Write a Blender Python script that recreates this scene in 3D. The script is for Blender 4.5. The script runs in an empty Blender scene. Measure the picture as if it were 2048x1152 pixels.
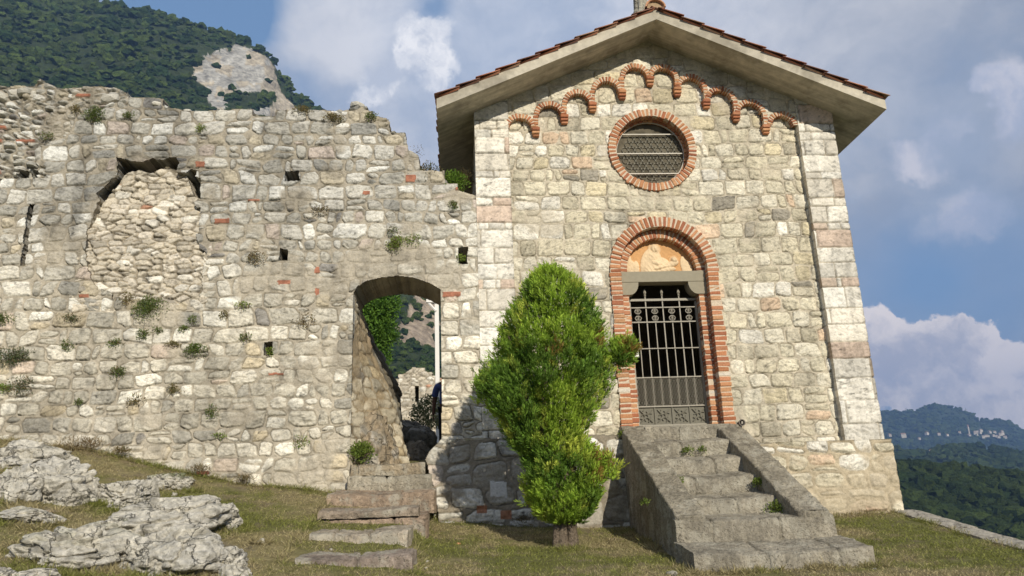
import bpy, math, random
import numpy as np
from mathutils import Vector, Matrix
random.seed(7)
S = bpy.context.scene
COL = S.collection
R = math.radians

# ------------------------------------------------------------------ camera
W0, H0 = 2048, 1152
CF, PITCH, ROLL, YAW = 1570.0, 0.275, -0.0375, 0.0747
CAM = np.array([0.0, -11.0, 0.0])
def _basis():
    cy, sy, cp, sp = math.cos(YAW), math.sin(YAW), math.cos(PITCH), math.sin(PITCH)
    f = np.array([sy*cp, cy*cp, sp]); r0 = np.array([cy, -sy, 0.0]); u0 = np.cross(r0, f)
    c, s = math.cos(ROLL), math.sin(ROLL)
    return r0*c + u0*s, -r0*s + u0*c, f
RV, UV, FV = _basis()
def ray(x, y):
    return FV*CF + RV*(x - W0/2) - UV*(y - H0/2)
def onY(x, y, Y):
    d = ray(x, y); return CAM + d*((Y - CAM[1])/d[1])
def azel(x, y):
    d = ray(x, y); return d/np.linalg.norm(d)
cam_d = bpy.data.cameras.new("camera"); cam = bpy.data.objects.new("camera", cam_d); COL.objects.link(cam)
cam_d.sensor_width = 36; cam_d.lens = CF/W0*36; cam_d.clip_start = 0.05; cam_d.clip_end = 30000
cam.matrix_world = Matrix(((RV[0], UV[0], -FV[0], CAM[0]), (RV[1], UV[1], -FV[1], CAM[1]), (RV[2], UV[2], -FV[2], CAM[2]), (0, 0, 0, 1)))
S.camera = cam

# ------------------------------------------------------------------ light
SUN_AZ, SUN_EL = 17.0, 26.5          # azimuth right of the facade's normal, elevation
SUN_STRENGTH, SUN_COL = 5.0, (1.0, 0.915, 0.765)
SKY_STRENGTH = 0.10
S.view_settings.view_transform = 'Standard'; S.view_settings.look = 'None'
S.view_settings.exposure = 0.14; S.view_settings.gamma = 1.0
sv = Vector((math.sin(R(SUN_AZ))*math.cos(R(SUN_EL)), -math.cos(R(SUN_AZ))*math.cos(R(SUN_EL)), math.sin(R(SUN_EL))))
sd_ = bpy.data.lights.new("sun", 'SUN'); sd_.energy = SUN_STRENGTH; sd_.color = SUN_COL; sd_.angle = R(0.55)
so = bpy.data.objects.new("sun", sd_); COL.objects.link(so)
so.rotation_euler = (-sv).to_track_quat('-Z', 'Y').to_euler(); so.location = (20, -40, 40)
S.cycles.volume_bounces = 0; S.cycles.max_bounces = 6; S.cycles.transparent_max_bounces = 6
S.cycles.use_denoising = True

w = bpy.data.worlds.new("World"); S.world = w; w.use_nodes = True
nt = w.node_tree; N = nt.nodes; L = nt.links; N.clear()
class G:
    """tiny node-graph helper: every method returns an output socket"""
    def __init__(s, nt): s.nt = nt
    def _in(s, n, i, v):
        if isinstance(v, bpy.types.NodeSocket): s.nt.links.new(v, n.inputs[i])
        elif v is not None: n.inputs[i].default_value = v
    def m(s, op, a, b=None, c=None, clamp=False):
        n = s.nt.nodes.new('ShaderNodeMath'); n.operation = op; n.use_clamp = clamp
        for i, v in enumerate((a, b, c)): s._in(n, i, v)
        return n.outputs[0]
    def v(s, op, a, b=None, scale=None):
        n = s.nt.nodes.new('ShaderNodeVectorMath'); n.operation = op
        s._in(n, 0, a); s._in(n, 1, b)
        if scale is not None: s._in(n, 3, scale)
        return n.outputs[1] if op in ('LENGTH', 'DISTANCE', 'DOT_PRODUCT') else n.outputs[0]
    def noise(s, vec, scale, detail=4, rough=0.55, dist=0.0, col=False):
        n = s.nt.nodes.new('ShaderNodeTexNoise'); s._in(n, 'Vector', vec)
        n.inputs['Scale'].default_value = scale; n.inputs['Detail'].default_value = detail
        n.inputs['Roughness'].default_value = rough; n.inputs['Distortion'].default_value = dist
        return n.outputs[1 if col else 0]
    def vor(s, vec, scale, feature='F1', rnd=1.0):
        n = s.nt.nodes.new('ShaderNodeTexVoronoi'); n.feature = feature; s._in(n, 'Vector', vec)
        n.inputs['Scale'].default_value = scale; n.inputs['Randomness'].default_value = rnd
        return n.outputs['Distance']
    def ramp(s, x, a, b, lo=0.0, hi=1.0, smooth=True):
        n = s.nt.nodes.new('ShaderNodeMapRange'); n.interpolation_type = 'SMOOTHSTEP' if smooth else 'LINEAR'
        s._in(n, 0, x); n.inputs[1].default_value = a; n.inputs[2].default_value = b
        n.inputs[3].default_value = lo; n.inputs[4].default_value = hi
        return n.outputs[0]
    def mix(s, f, a, b, mode='MIX'):
        n = s.nt.nodes.new('ShaderNodeMix'); n.data_type = 'RGBA'; n.blend_type = mode; n.clamp_factor = True
        s._in(n, 0, f); s._in(n, 6, a if isinstance(a, bpy.types.NodeSocket) else (*a, 1)); s._in(n, 7, b if isinstance(b, bpy.types.NodeSocket) else (*b, 1))
        return n.outputs[2]
g = G(nt)
sky = N.new('ShaderNodeTexSky'); sky.sky_type = 'NISHITA'; sky.sun_disc = False
sky.sun_elevation = R(SUN_EL); sky.sun_rotation = R(180 - SUN_AZ); sky.altitude = 300; sky.air_density = 1.0; sky.dust_density = 1.2; sky.ozone_density = 1.5
tc = N.new('ShaderNodeTexCoord'); D = g.v('NORMALIZE', tc.outputs['Generated'])
warp = g.v('SUBTRACT', g.noise(D, 5.0, 5, 0.6, 0, True), (0.5, 0.5, 0.5))
warp2 = g.v('SUBTRACT', g.noise(D, 22.0, 5, 0.6, 0, True), (0.5, 0.5, 0.5))
Dw = g.v('ADD', D, g.v('SCALE', warp, None, 0.10))
Dp = g.v('ADD', g.v('ADD', D, g.v('SCALE', warp, None, 0.06)), g.v('SCALE', warp2, None, 0.055))
def blob(vec, x, y, rpx, inner=0.0):
    c = azel(x, y); d = g.v('DISTANCE', vec, tuple(c)); r = rpx/CF
    return g.ramp(d, r*inner, r, 1.0, 0.0)
def total(items):
    s = None
    for it in items: s = it if s is None else g.m('ADD', s, it)
    return s
# veil of stratus; holes of blue
nz = g.noise(g.v('MULTIPLY', Dw, (1, 1, 1.7)), 3.2, 7, 0.58)
veil = g.ramp(nz, 0.36, 0.58, 0.62, 1.0)
blue = total([g.m('MULTIPLY', blob(Dw, x, y, r, 0.15), k) for x, y, r, k in [
    (410, 50, 170, 1.3), (500, 20, 100, .9), (330, 20, 120, .9), (600, 190, 90, .6), (870, 20, 55, .8), (700, 210, 60, .4), (2000, 540, 210, .75), (1780, 540, 160, .7),
    (1900, 330, 170, .28), (1830, 200, 190, .15), (2040, 90, 260, .1), (1800, 800, 260, .5)]])
veil = g.m('MULTIPLY', veil, g.m('SUBTRACT', 1.0, g.m('MINIMUM', blue, 1.0), clamp=True))
tex = g.noise(g.v('MULTIPLY', Dw, (1, 1, 1.5)), 9.0, 6, 0.6)
veilcol = g.mix(g.ramp(tex, 0.3, 0.7), (0.43, 0.465, 0.545), (0.63, 0.64, 0.685))
veilcol = g.v('SCALE', veilcol, None, g.m('ADD', 0.78, g.m('MULTIPLY', blob(D, 1050, 60, 1000), 0.50)))
nish = g.v('SCALE', sky.outputs[0], None, SKY_STRENGTH)
bluecol = g.mix(0.65, nish, (0.19, 0.335, 0.575))
c0 = g.mix(g.m('MULTIPLY', veil, 0.95), bluecol, veilcol)
# brighter puffs
def puffs(lst, lo, hi, colA, colB, base, sc):
    m_ = total([blob(Dp, x, y, r, 0.25) for x, y, r in lst])
    m_ = g.m('ADD', m_, g.m('MULTIPLY', g.m('SUBTRACT', g.noise(Dp, 15, 9, 0.66), 0.5), 1.5))
    k = g.ramp(m_, lo, hi)
    sh = g.ramp(g.noise(g.v('ADD', Dp, (0.01, 0, -0.02)), sc, 8, 0.6), 0.38, 0.60)
    return g.mix(k, base, g.mix(sh, colA, colB))
c1 = puffs([(840, 75, 60), (880, 70, 55), (850, 110, 55), (900, 120, 45), (830, 120, 50), (760, 170, 55), (740, 190, 50), (800, 160, 50), (870, 170, 50)], 0.30, 1.25, (0.52, 0.57, 0.68), (0.92, 0.92, 0.95), c0, 12)
c1 = puffs([(2000, 160, 70), (2040, 200, 70), (1975, 175, 45), (1890, 245, 60), (1850, 320, 60), (1800, 320, 50), (1900, 430, 90), (1970, 420, 80), (2030, 250, 60)], 0.45, 1.7, (0.42, 0.47, 0.60), (0.66, 0.65, 0.71), c1, 9)
c1 = puffs([(1750, 640, 60), (1765, 690, 80), (1820, 690, 75), (1800, 750, 90), (1880, 670, 60), (1900, 730, 100), (1950, 680, 60), (1990, 720, 80), (2030, 770, 90), (1720, 740, 110), (1850, 790, 110), (1950, 800, 110), (2080, 800, 100)],
           0.40, 0.72, (0.56, 0.55, 0.61), (1.05, 0.94, 0.88), c1, 12)
bg = N.new('ShaderNodeBackground'); L.new(c1, bg.inputs[0]); bg.inputs[1].default_value = 1.0
ow = N.new('ShaderNodeOutputWorld'); L.new(bg.outputs[0], ow.inputs[0])

# ------------------------------------------------------------------ numpy noise
_T = {}
def _tab(seed):
    if seed not in _T: _T[seed] = np.random.default_rng(seed).random((256, 256))
    return _T[seed]
def vn(x, y, seed=0):
    T = _tab(seed); xi = np.floor(x).astype(int); yi = np.floor(y).astype(int)
    fx = x - xi; fy = y - yi; fx = fx*fx*(3-2*fx); fy = fy*fy*(3-2*fy)
    a = T[xi & 255, yi & 255]; b = T[(xi+1) & 255, yi & 255]; c = T[xi & 255, (yi+1) & 255]; d = T[(xi+1) & 255, (yi+1) & 255]
    return (a*(1-fx)+b*fx)*(1-fy) + (c*(1-fx)+d*fx)*fy
def fbm(x, y, o=4, seed=0, gain=0.5):
    s = 0; a = 1; t = 0; x = np.asarray(x, float); y = np.asarray(y, float)
    for k in range(o):
        s = s + a*vn(x*2**k + 17.3*k, y*2**k + 5.1*k, seed+k); t += a; a *= gain
    return s/t
_T3 = np.random.default_rng(99).random((32, 32, 32))
def vn3(p):
    i = np.floor(p).astype(int); f = p - i; f = f*f*(3-2*f); i &= 31; j = (i+1) & 31
    x0, y0, z0 = i.T; x1, y1, z1 = j.T; fx, fy, fz = f.T
    c = lambda a, b, cc: _T3[a, b, cc]
    return ((c(x0,y0,z0)*(1-fx)+c(x1,y0,z0)*fx)*(1-fy)+(c(x0,y1,z0)*(1-fx)+c(x1,y1,z0)*fx)*fy)*(1-fz) + \
           ((c(x0,y0,z1)*(1-fx)+c(x1,y0,z1)*fx)*(1-fy)+(c(x0,y1,z1)*(1-fx)+c(x1,y1,z1)*fx)*fy)*fz
def fbm3(p, o=4, gain=0.5):
    s = 0; a = 1; t = 0
    for k in range(o): s = s + a*vn3(p*2**k + 3.7*k); t += a; a *= gain
    return s/t
def sst(a, b, x):
    t = np.clip((x-a)/(b-a), 0, 1); return t*t*(3-2*t)

# ------------------------------------------------------------------ mesh + tags
def mesh_np(name, v, faces, mat, parent=None, col=None, smooth=True):
    me = bpy.data.meshes.new(name); v = np.asarray(v, np.float32); faces = [np.asarray(f, np.int32) for f in (faces if isinstance(faces, list) else [faces]) if len(f)]
    me.vertices.add(len(v)); me.vertices.foreach_set('co', v.ravel())
    nl = sum(f.size for f in faces); nf = sum(len(f) for f in faces)
    me.loops.add(nl); me.loops.foreach_set('vertex_index', np.concatenate([f.ravel() for f in faces]))
    tot = np.concatenate([np.full(len(f), f.shape[1], np.int32) for f in faces])
    me.polygons.add(nf); me.polygons.foreach_set('loop_start', np.concatenate([[0], np.cumsum(tot)[:-1]]).astype(np.int32)); me.polygons.foreach_set('loop_total', tot)
    me.polygons.foreach_set('use_smooth', np.full(nf, smooth))
    me.update(calc_edges=True)
    if col is not None:
        a = me.color_attributes.new('Col', 'FLOAT_COLOR', 'POINT'); c4 = np.ones((len(v), 4), np.float32); c4[:, :3] = col
        a.data.foreach_set('color', c4.ravel())
    if mat: me.materials.append(mat)
    o = bpy.data.objects.new(name, me); COL.objects.link(o)
    if parent: o.parent = parent
    return o
def tag(o, label=None, cat=None, group=None, kind=None):
    if label: o['label'] = label
    if cat: o['category'] = cat
    if group: o['group'] = group
    if kind: o['kind'] = kind
    return o
def empty(name, loc, label, cat, group=None):
    o = bpy.data.objects.new(name, None); COL.objects.link(o); o.location = loc; o.empty_display_size = 0.2
    bpy.context.view_layer.update()
    return tag(o, label, cat, group)
def under(o, root):
    """parent o, whose mesh is in world coordinates, to root"""
    o.parent = root
    par = root; off = Vector((0, 0, 0))
    while par: off += par.location; par = par.parent
    o.location = -off
    return o
class MB:
    def __init__(s): s.v = []; s.f3 = []; s.f4 = []; s.fn = []; s.c = []; s.n = 0
    def add(s, v, f, c=(1, 1, 1)):
        v = np.asarray(v, float).reshape(-1, 3); f = np.asarray(f, int) + s.n
        (s.f4 if f.shape[1] == 4 else s.f3).append(f); s.v.append(v)
        s.c.append(np.broadcast_to(np.asarray(c, float), (len(v), 3))); s.n += len(v)
    def more(s, f):       # further faces on the last added vertices; f absolute to that block
        b = s.n - len(s.v[-1]); f = np.asarray(f, int) + b
        (s.f4 if f.shape[1] == 4 else s.f3).append(f)
    def box(s, c, d, rot=None, ch=0.0, col=(1, 1, 1), jit=0.0):
        """chamfered box: centre, full sizes, 3x3 rotation, chamfer"""
        hx, hy, hz = [q/2 for q in d]; ch = min(ch, hx*.6, hy*.6, hz*.6)
        if ch <= 0:
            v = np.array([(x*hx, y*hy, z*hz) for x in (-1, 1) for y in (-1, 1) for z in (-1, 1)])
            f = [(0, 1, 3, 2), (4, 6, 7, 5), (0, 4, 5, 1), (2, 3, 7, 6), (0, 2, 6, 4), (1, 5, 7, 3)]; tri = None
        else:
            v = []; ix = {}
            for x in (-1, 1):
                for y in (-1, 1):
                    for z in (-1, 1):
                        for k in range(3):
                            p = [x*(hx-ch), y*(hy-ch), z*(hz-ch)]; p[k] = (x, y, z)[k]*(hx, hy, hz)[k]
                            ix[(x, y, z, k)] = len(v); v.append(p)
            v = np.array(v, float); f = []
            A = lambda *q: ix[q]
            f += [(A(-1,-1,-1,0), A(-1,-1,1,0), A(-1,1,1,0), A(-1,1,-1,0)), (A(1,-1,-1,0), A(1,1,-1,0), A(1,1,1,0), A(1,-1,1,0)),
                  (A(-1,-1,-1,1), A(1,-1,-1,1), A(1,-1,1,1), A(-1,-1,1,1)), (A(-1,1,-1,1), A(-1,1,1,1), A(1,1,1,1), A(1,1,-1,1)),
                  (A(-1,-1,-1,2), A(-1,1,-1,2), A(1,1,-1,2), A(1,-1,-1,2)), (A(-1,-1,1,2), A(1,-1,1,2), A(1,1,1,2), A(-1,1,1,2))]
            for a in (-1, 1):
                for b in (-1, 1):
                    q = [(A(a,b,-1,0), A(a,b,-1,1), A(a,b,1,1), A(a,b,1,0)), (A(a,-1,b,0), A(a,-1,b,2), A(a,1,b,2), A(a,1,b,0)), (A(-1,a,b,1), A(-1,a,b,2), A(1,a,b,2), A(1,a,b,1))]
                    f += [q[0], q[1], q[2]]
            tri = [(A(x,y,z,0), A(x,y,z,1), A(x,y,z,2)) for x in (-1,1) for y in (-1,1) for z in (-1,1)]
        if jit: v = v + (np.random.default_rng(s.n+1).random(v.shape)-.5)*2*jit
        if rot is not None: v = v @ np.asarray(rot, float).T
        s.add(v + np.asarray(c, float), f, col)
        if tri: s.more(tri)
    def tube(s, pts, r, n=8, col=(1, 1, 1), cap=True, closed=False):
        pts = np.asarray(pts, float); m = len(pts); rr = np.broadcast_to(np.asarray(r, float), (m,))
        T = np.gradient(pts, axis=0) if not closed else np.roll(pts, -1, 0) - np.roll(pts, 1, 0)
        T /= np.linalg.norm(T, axis=1)[:, None] + 1e-12
        up = np.array([0, 0, 1.0]) if abs(T[0][2]) < .9 else np.array([1.0, 0, 0])
        V = []
        for i in range(m):
            a = np.cross(T[i], up); la = np.linalg.norm(a)
            if la < 1e-3: a = np.cross(T[i], [0, 1, 0.1]); la = np.linalg.norm(a)
            a /= la; b = np.cross(T[i], a); up = np.cross(a, T[i]) if not closed else up
            th = np.arange(n)/n*2*math.pi
            V.append(pts[i] + rr[i]*(np.cos(th)[:, None]*a + np.sin(th)[:, None]*b))
        f = []
        for i in range(m if closed else m-1):
            j = (i+1) % m
            for k in range(n): f.append((i*n+k, i*n+(k+1) % n, j*n+(k+1) % n, j*n+k))
        s.add(np.concatenate(V), f, col)
        if cap and not closed:
            s.more([(0, k+1, k) for k in range(1, n-1)]); b = (m-1)*n; s.more([(b, b+k, b+k+1) for k in range(1, n-1)])
    def build(s, name, mat, parent=None, smooth=False):
        fs = []
        if s.f3: fs.append(np.concatenate(s.f3))
        if s.f4: fs.append(np.concatenate(s.f4))
        o = mesh_np(name, np.concatenate(s.v), fs, mat, None, np.concatenate(s.c), smooth)
        if parent: under(o, parent)
        return o

# ------------------------------------------------------------------ materials
def newmat(name, rough=0.9, spec=0.3):
    m = bpy.data.materials.new(name); m.use_nodes = True; b = m.node_tree.nodes['Principled BSDF']
    b.inputs['Roughness'].default_value = rough; b.inputs['Specular IOR Level'].default_value = spec
    return m, G(m.node_tree), b
def attr_mat(name, rough=0.92, amp=0.25, scale=30, bump=0.3, bdist=0.01, bscale=60, spec=0.2, speck=None, base=None, transl=0.0, big=None, cracks=0, streak=None):
    """vertex colour (the thing's own colour, stone by stone) x fine procedural mottling, with a bump"""
    m, g, b = newmat(name, rough, spec); nt = m.node_tree
    geo = nt.nodes.new('ShaderNodeTexCoord').outputs['Object']
    if base is None:
        at = nt.nodes.new('ShaderNodeAttribute'); at.attribute_name = 'Col'; c = at.outputs[0]
    else: c = g.mix(0.0, base, base)
    n1 = g.noise(geo, scale, 5, 0.65); f = g.ramp(n1, 0.25, 0.75, 1-amp, 1+amp, False)
    c = g.v('SCALE', c, None, f)
    if big: 
        nb = g.noise(geo, big[0], 5, 0.6); c = g.mix(g.ramp(nb, big[1], big[2], 0, big[4] if len(big) > 4 else .7), c, big[3])
    if speck:
        ns = g.noise(geo, speck[0], 3, 0.7); c = g.mix(g.ramp(ns, speck[1], speck[1]+.06, 0, speck[3] if len(speck) > 3 else .8), c, speck[2])
    ckd = None
    if streak: c = g.v('SCALE', c, None, g.ramp(g.noise(g.v('MULTIPLY', geo, streak), 1.0, 5, .6), .35, .65, .80, 1.08))
    if cracks:
        wv = g.v('ADD', geo, g.v('SCALE', g.v('SUBTRACT', g.noise(geo, 3.5, 5, .6, 0, True), (.5, .5, .5)), None, .55)); ve = g.vor(g.v('MULTIPLY', wv, (1, 1, 1.6)), cracks, 'DISTANCE_TO_EDGE')
        ckd = g.ramp(ve, .0, .022, 0, 1); c = g.mix(ckd, g.v('SCALE', c, None, .45), c)
    nt.links.new(c, b.inputs['Base Color'])
    if bump:
        bn = nt.nodes.new('ShaderNodeBump'); bn.inputs['Strength'].default_value = bump; bn.inputs['Distance'].default_value = bdist
        h = g.m('ADD', g.noise(geo, bscale, 6, 0.7), g.m('MULTIPLY', g.noise(geo, bscale*.25, 4, 0.6), 1.5))
        if ckd is not None: h = g.m('ADD', h, g.m('MULTIPLY', ckd, .9))
        nt.links.new(h, bn.inputs['Height']); nt.links.new(bn.outputs[0], b.inputs['Normal'])
    if transl:
        tr = nt.nodes.new('ShaderNodeBsdfTranslucent'); nt.links.new(c, tr.inputs[0]); mx = nt.nodes.new('ShaderNodeMixShader'); mx.inputs[0].default_value = transl
        out = nt.nodes['Material Output']; nt.links.new(b.outputs[0], mx.inputs[1]); nt.links.new(tr.outputs[0], mx.inputs[2]); nt.links.new(mx.outputs[0], out.inputs[0])
    return m
M = dict(
    stone=attr_mat('old_limestone', amp=.22, scale=38, bump=.55, bdist=.012, bscale=55, speck=(140, .66, (.10, .10, .085), .45)),
    stonef=attr_mat('dressed_limestone', amp=.14, scale=30, bump=.45, bdist=.009, bscale=60, speck=(150, .68, (.16, .14, .11), .4)),
    brick=attr_mat('red_brick', amp=.28, scale=45, bump=.5, bdist=.006, bscale=90),
    rock=attr_mat('bedrock', amp=.42, scale=16, bump=.9, bdist=.035, bscale=24, speck=(42, .60, (.13, .125, .10), .65), cracks=1.9),
    concrete=attr_mat('concrete', base=(.50, .46, .375), amp=.22, scale=9, bump=.35, bdist=.006, bscale=60, big=(2.6, .46, .66, (.27, .245, .195), .7), streak=(.5, 11, .5), speck=(45, .70, (.14, .13, .11), .6)),
    step=attr_mat('worn_stone_step', base=(.27, .25, .20), amp=.25, scale=16, bump=.7, bdist=.015, bscale=40, big=(4, .52, .72, (.17, .155, .12), .7), speck=(70, .64, (.08, .075, .06), .7)),
    lintel=attr_mat('grey_sandstone', base=(.31, .28, .21), amp=.08, scale=20, bump=.15, bdist=.002),
    leaf=attr_mat('leaves', rough=.65, amp=.2, scale=40, bump=0, transl=.35, spec=.25),
    wood=attr_mat('bark', base=(.19, .15, .11), amp=.5, scale=30, bump=1.0, bdist=.04, bscale=30),
    ground=attr_mat('turf', amp=.35, scale=22, bump=.8, bdist=.02, bscale=70),
    canopy=attr_mat('far_foliage', rough=.95, amp=.7, scale=.9, bump=1.0, bdist=1.6, bscale=1.1, spec=.05),
    cliff=attr_mat('hillside', rough=1, amp=.55, scale=.16, bump=1.0, bdist=3, bscale=.25, spec=.05),
    iron=attr_mat('wrought_iron', base=(.29, .265, .21), rough=.55, amp=.2, scale=40, bump=.15, bdist=.001, spec=.5),
    tile=attr_mat('roof_tile', amp=.25, scale=25, bump=.4, bdist=.004),
    terra=attr_mat('terracotta', amp=.10, scale=30, bump=.2, bdist=.002),
    plaster=attr_mat('plaster', amp=.1, scale=10, bump=.2),
    white=attr_mat('white_paint', base=(.78, .76, .72), amp=.05, scale=8, bump=0, rough=.6),
    cloth=attr_mat('cloth', amp=.1, scale=40, bump=.1, rough=.9),
)

# ------------------------------------------------------------------ masonry
def hsh(i, k):
    i = np.asarray(i).astype(np.int64); x = (i*73856093) ^ (k*19349663 + 83492791); x = (x ^ (x >> 13))*1274126177; x = x ^ (x >> 16)
    return (x & 0xffffff)/float(0xffffff)
class Coursed:
    def __init__(s, x0, x1, z0, z1, hr, wr, seed, split=.12, gap=.010, rad=.03, wob=.02, zb=None, jit=1.0):
        rg = np.random.default_rng(seed); s.x0, s.seed, s.split, s.gap, s.rad, s.wob, s.jit = x0-1, seed, split, gap, rad, wob, jit
        if zb is None:
            zb = [z0]
            while zb[-1] < z1: zb.append(zb[-1] + rg.uniform(*hr))
        s.zb = np.array(zb); s.K = 100.0; al = []
        for r_ in range(len(s.zb)-1):
            x = -rg.uniform(0, wr[0]); k = 0; hh = s.zb[r_+1]-s.zb[r_]
            while x < x1 - s.x0 + 1.5:
                al.append(r_*s.K + max(x, -.9) if k == 0 else r_*s.K + x); k += 1
                x += hh*rg.uniform(*wr) if rg.random() > .12 else hh*rg.uniform(.45, .8)
            al.append(r_*s.K + 98)
        s.al = np.array(al)
    def __call__(s, X, Z):
        sd = s.seed*13
        Zw = Z + s.wob*2.4*(fbm(X*.8+9, Z*1.2, 3, sd+1)-.5)*2 + s.wob*.8*(fbm(X*5, Z*5, 2, sd+2)-.5)
        Xw = X + s.wob*2.2*(fbm(X*2.3, Z*4.1, 3, sd+3)-.5)
        r_ = np.clip(np.searchsorted(s.zb, Zw)-1, 0, len(s.zb)-2)
        j = np.clip(np.searchsorted(s.al, r_*s.K + (Xw - s.x0), side='right')-1, 0, len(s.al)-2)
        xl = s.al[j]-r_*s.K+s.x0; xr = s.al[j+1]-r_*s.K+s.x0; zl = s.zb[r_]; zr = s.zb[r_+1]
        sp = hsh(j, 5) < s.split; t = zl + (zr-zl)*(.35+.3*hsh(j, 6)); up = Zw > t
        zl2 = np.where(sp & up, t, zl); zr2 = np.where(sp & ~up, t, zr); ids = j*2 + (sp & up) + s.seed*100000
        G_ = s.gap; J = s.jit
        xl2 = xl + G_*(.4+1.6*J*hsh(ids, 11)); xr2 = xr - G_*(.4+1.6*J*hsh(ids, 12)); zl2 = zl2 + G_*(.3+1.3*J*hsh(ids, 13)); zr2 = zr2 - G_*(.3+1.3*J*hsh(ids, 14))
        cx = (xl2+xr2)/2; cz = (zl2+zr2)/2; hx = np.maximum((xr2-xl2)/2, .012); hz = np.maximum((zr2-zl2)/2, .010)
        # trapezoid / skewed outlines
        u = (Xw-cx)/hx; v = (Zw-cz)/hz
        Xs = Xw - J*(hsh(ids, 21)-.5)*.05*v; Zs = Zw - J*(hsh(ids, 22)-.5)*.035*u
        hx = hx - J*.022*hsh(ids, 23)*np.clip(v*np.where(hsh(ids, 24) > .5, 1, -1), 0, 1); hz = hz - J*.014*hsh(ids, 25)*np.clip(u*np.where(hsh(ids, 26) > .5, 1, -1), 0, 1)
        rd = np.minimum(s.rad*(.35+1.4*hsh(ids, 15)), np.minimum(hx, hz)*.9)
        qx = np.abs(Xs-cx)-hx+rd; qz = np.abs(Zs-cz)-hz+rd
        d = np.hypot(np.maximum(qx, 0), np.maximum(qz, 0)) + np.minimum(np.maximum(qx, qz), 0) - rd
        for kk in (41, 45):       # corners knocked off
            s1 = np.where(hsh(ids, kk) > .5, 1, -1); s2 = np.where(hsh(ids, kk+1) > .5, 1, -1); cut = J*.055*hsh(ids, kk+2)**1.5
            d = np.maximum(d, ((s1*(Xs-cx)-hx)*(.5+hsh(ids, kk+3))+(s2*(Zs-cz)-hz))*.75+cut)
        d = d + J*.010*(fbm(X*22, Z*22, 2, sd+7)-.5)
        return d, ids, cx, cz
class Rubble:
    def __init__(s, sx, sz, seed, gap=.008): s.sx, s.sz, s.seed, s.gap = sx, sz, seed, gap
    def __call__(s, X, Z):
        Xw = X + .05*(fbm(X*5, Z*5, 2, s.seed)-.5); Zw = Z + .04*(fbm(X*5+7, Z*5, 2, s.seed+1)-.5)
        a = Xw/s.sx; b = Zw/s.sz + .35*np.floor(a*.37); ai = np.floor(a).astype(np.int64); bi = np.floor(b).astype(np.int64)
        F1 = np.full(X.shape, 9.); F2 = F1.copy(); ids = np.zeros(X.shape, np.int64); px = F1.copy(); pz = F1.copy()
        for di in (-2, -1, 0, 1, 2):
            for dj in (-2, -1, 0, 1, 2):
                i = ai+di; j = bi+dj; k = (i+5000)*9973+(j+5000)
                x = i+.08+.84*hsh(k, 1); z = j+.08+.84*hsh(k, 2); big = (hsh(k, 3)**3)*.22
                d = np.abs(a-x)**3+np.abs(b-z)**3; d = d**(1/3)-big*1.25
                m = d < F1; F2 = np.where(m, F1, np.minimum(F2, d)); F1 = np.where(m, d, F1); ids = np.where(m, k, ids); px = np.where(m, x*s.sx, px); pz = np.where(m, z*s.sz, pz)
        return -(F2-F1)*.5*min(s.sx, s.sz)+s.gap, ids+s.seed*7, px, pz
def pal(ids, k, cols):
    """pick each stone's colour from [(weight, rgb), ...] and vary it"""
    wts = np.cumsum([c[0] for c in cols]); wts = wts/wts[-1]; C = np.array([c[1] for c in cols])
    i = np.searchsorted(wts, hsh(ids, k)*.9999); c = C[i]
    return c*(0.84+.32*hsh(ids, k+1))[..., None]
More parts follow.
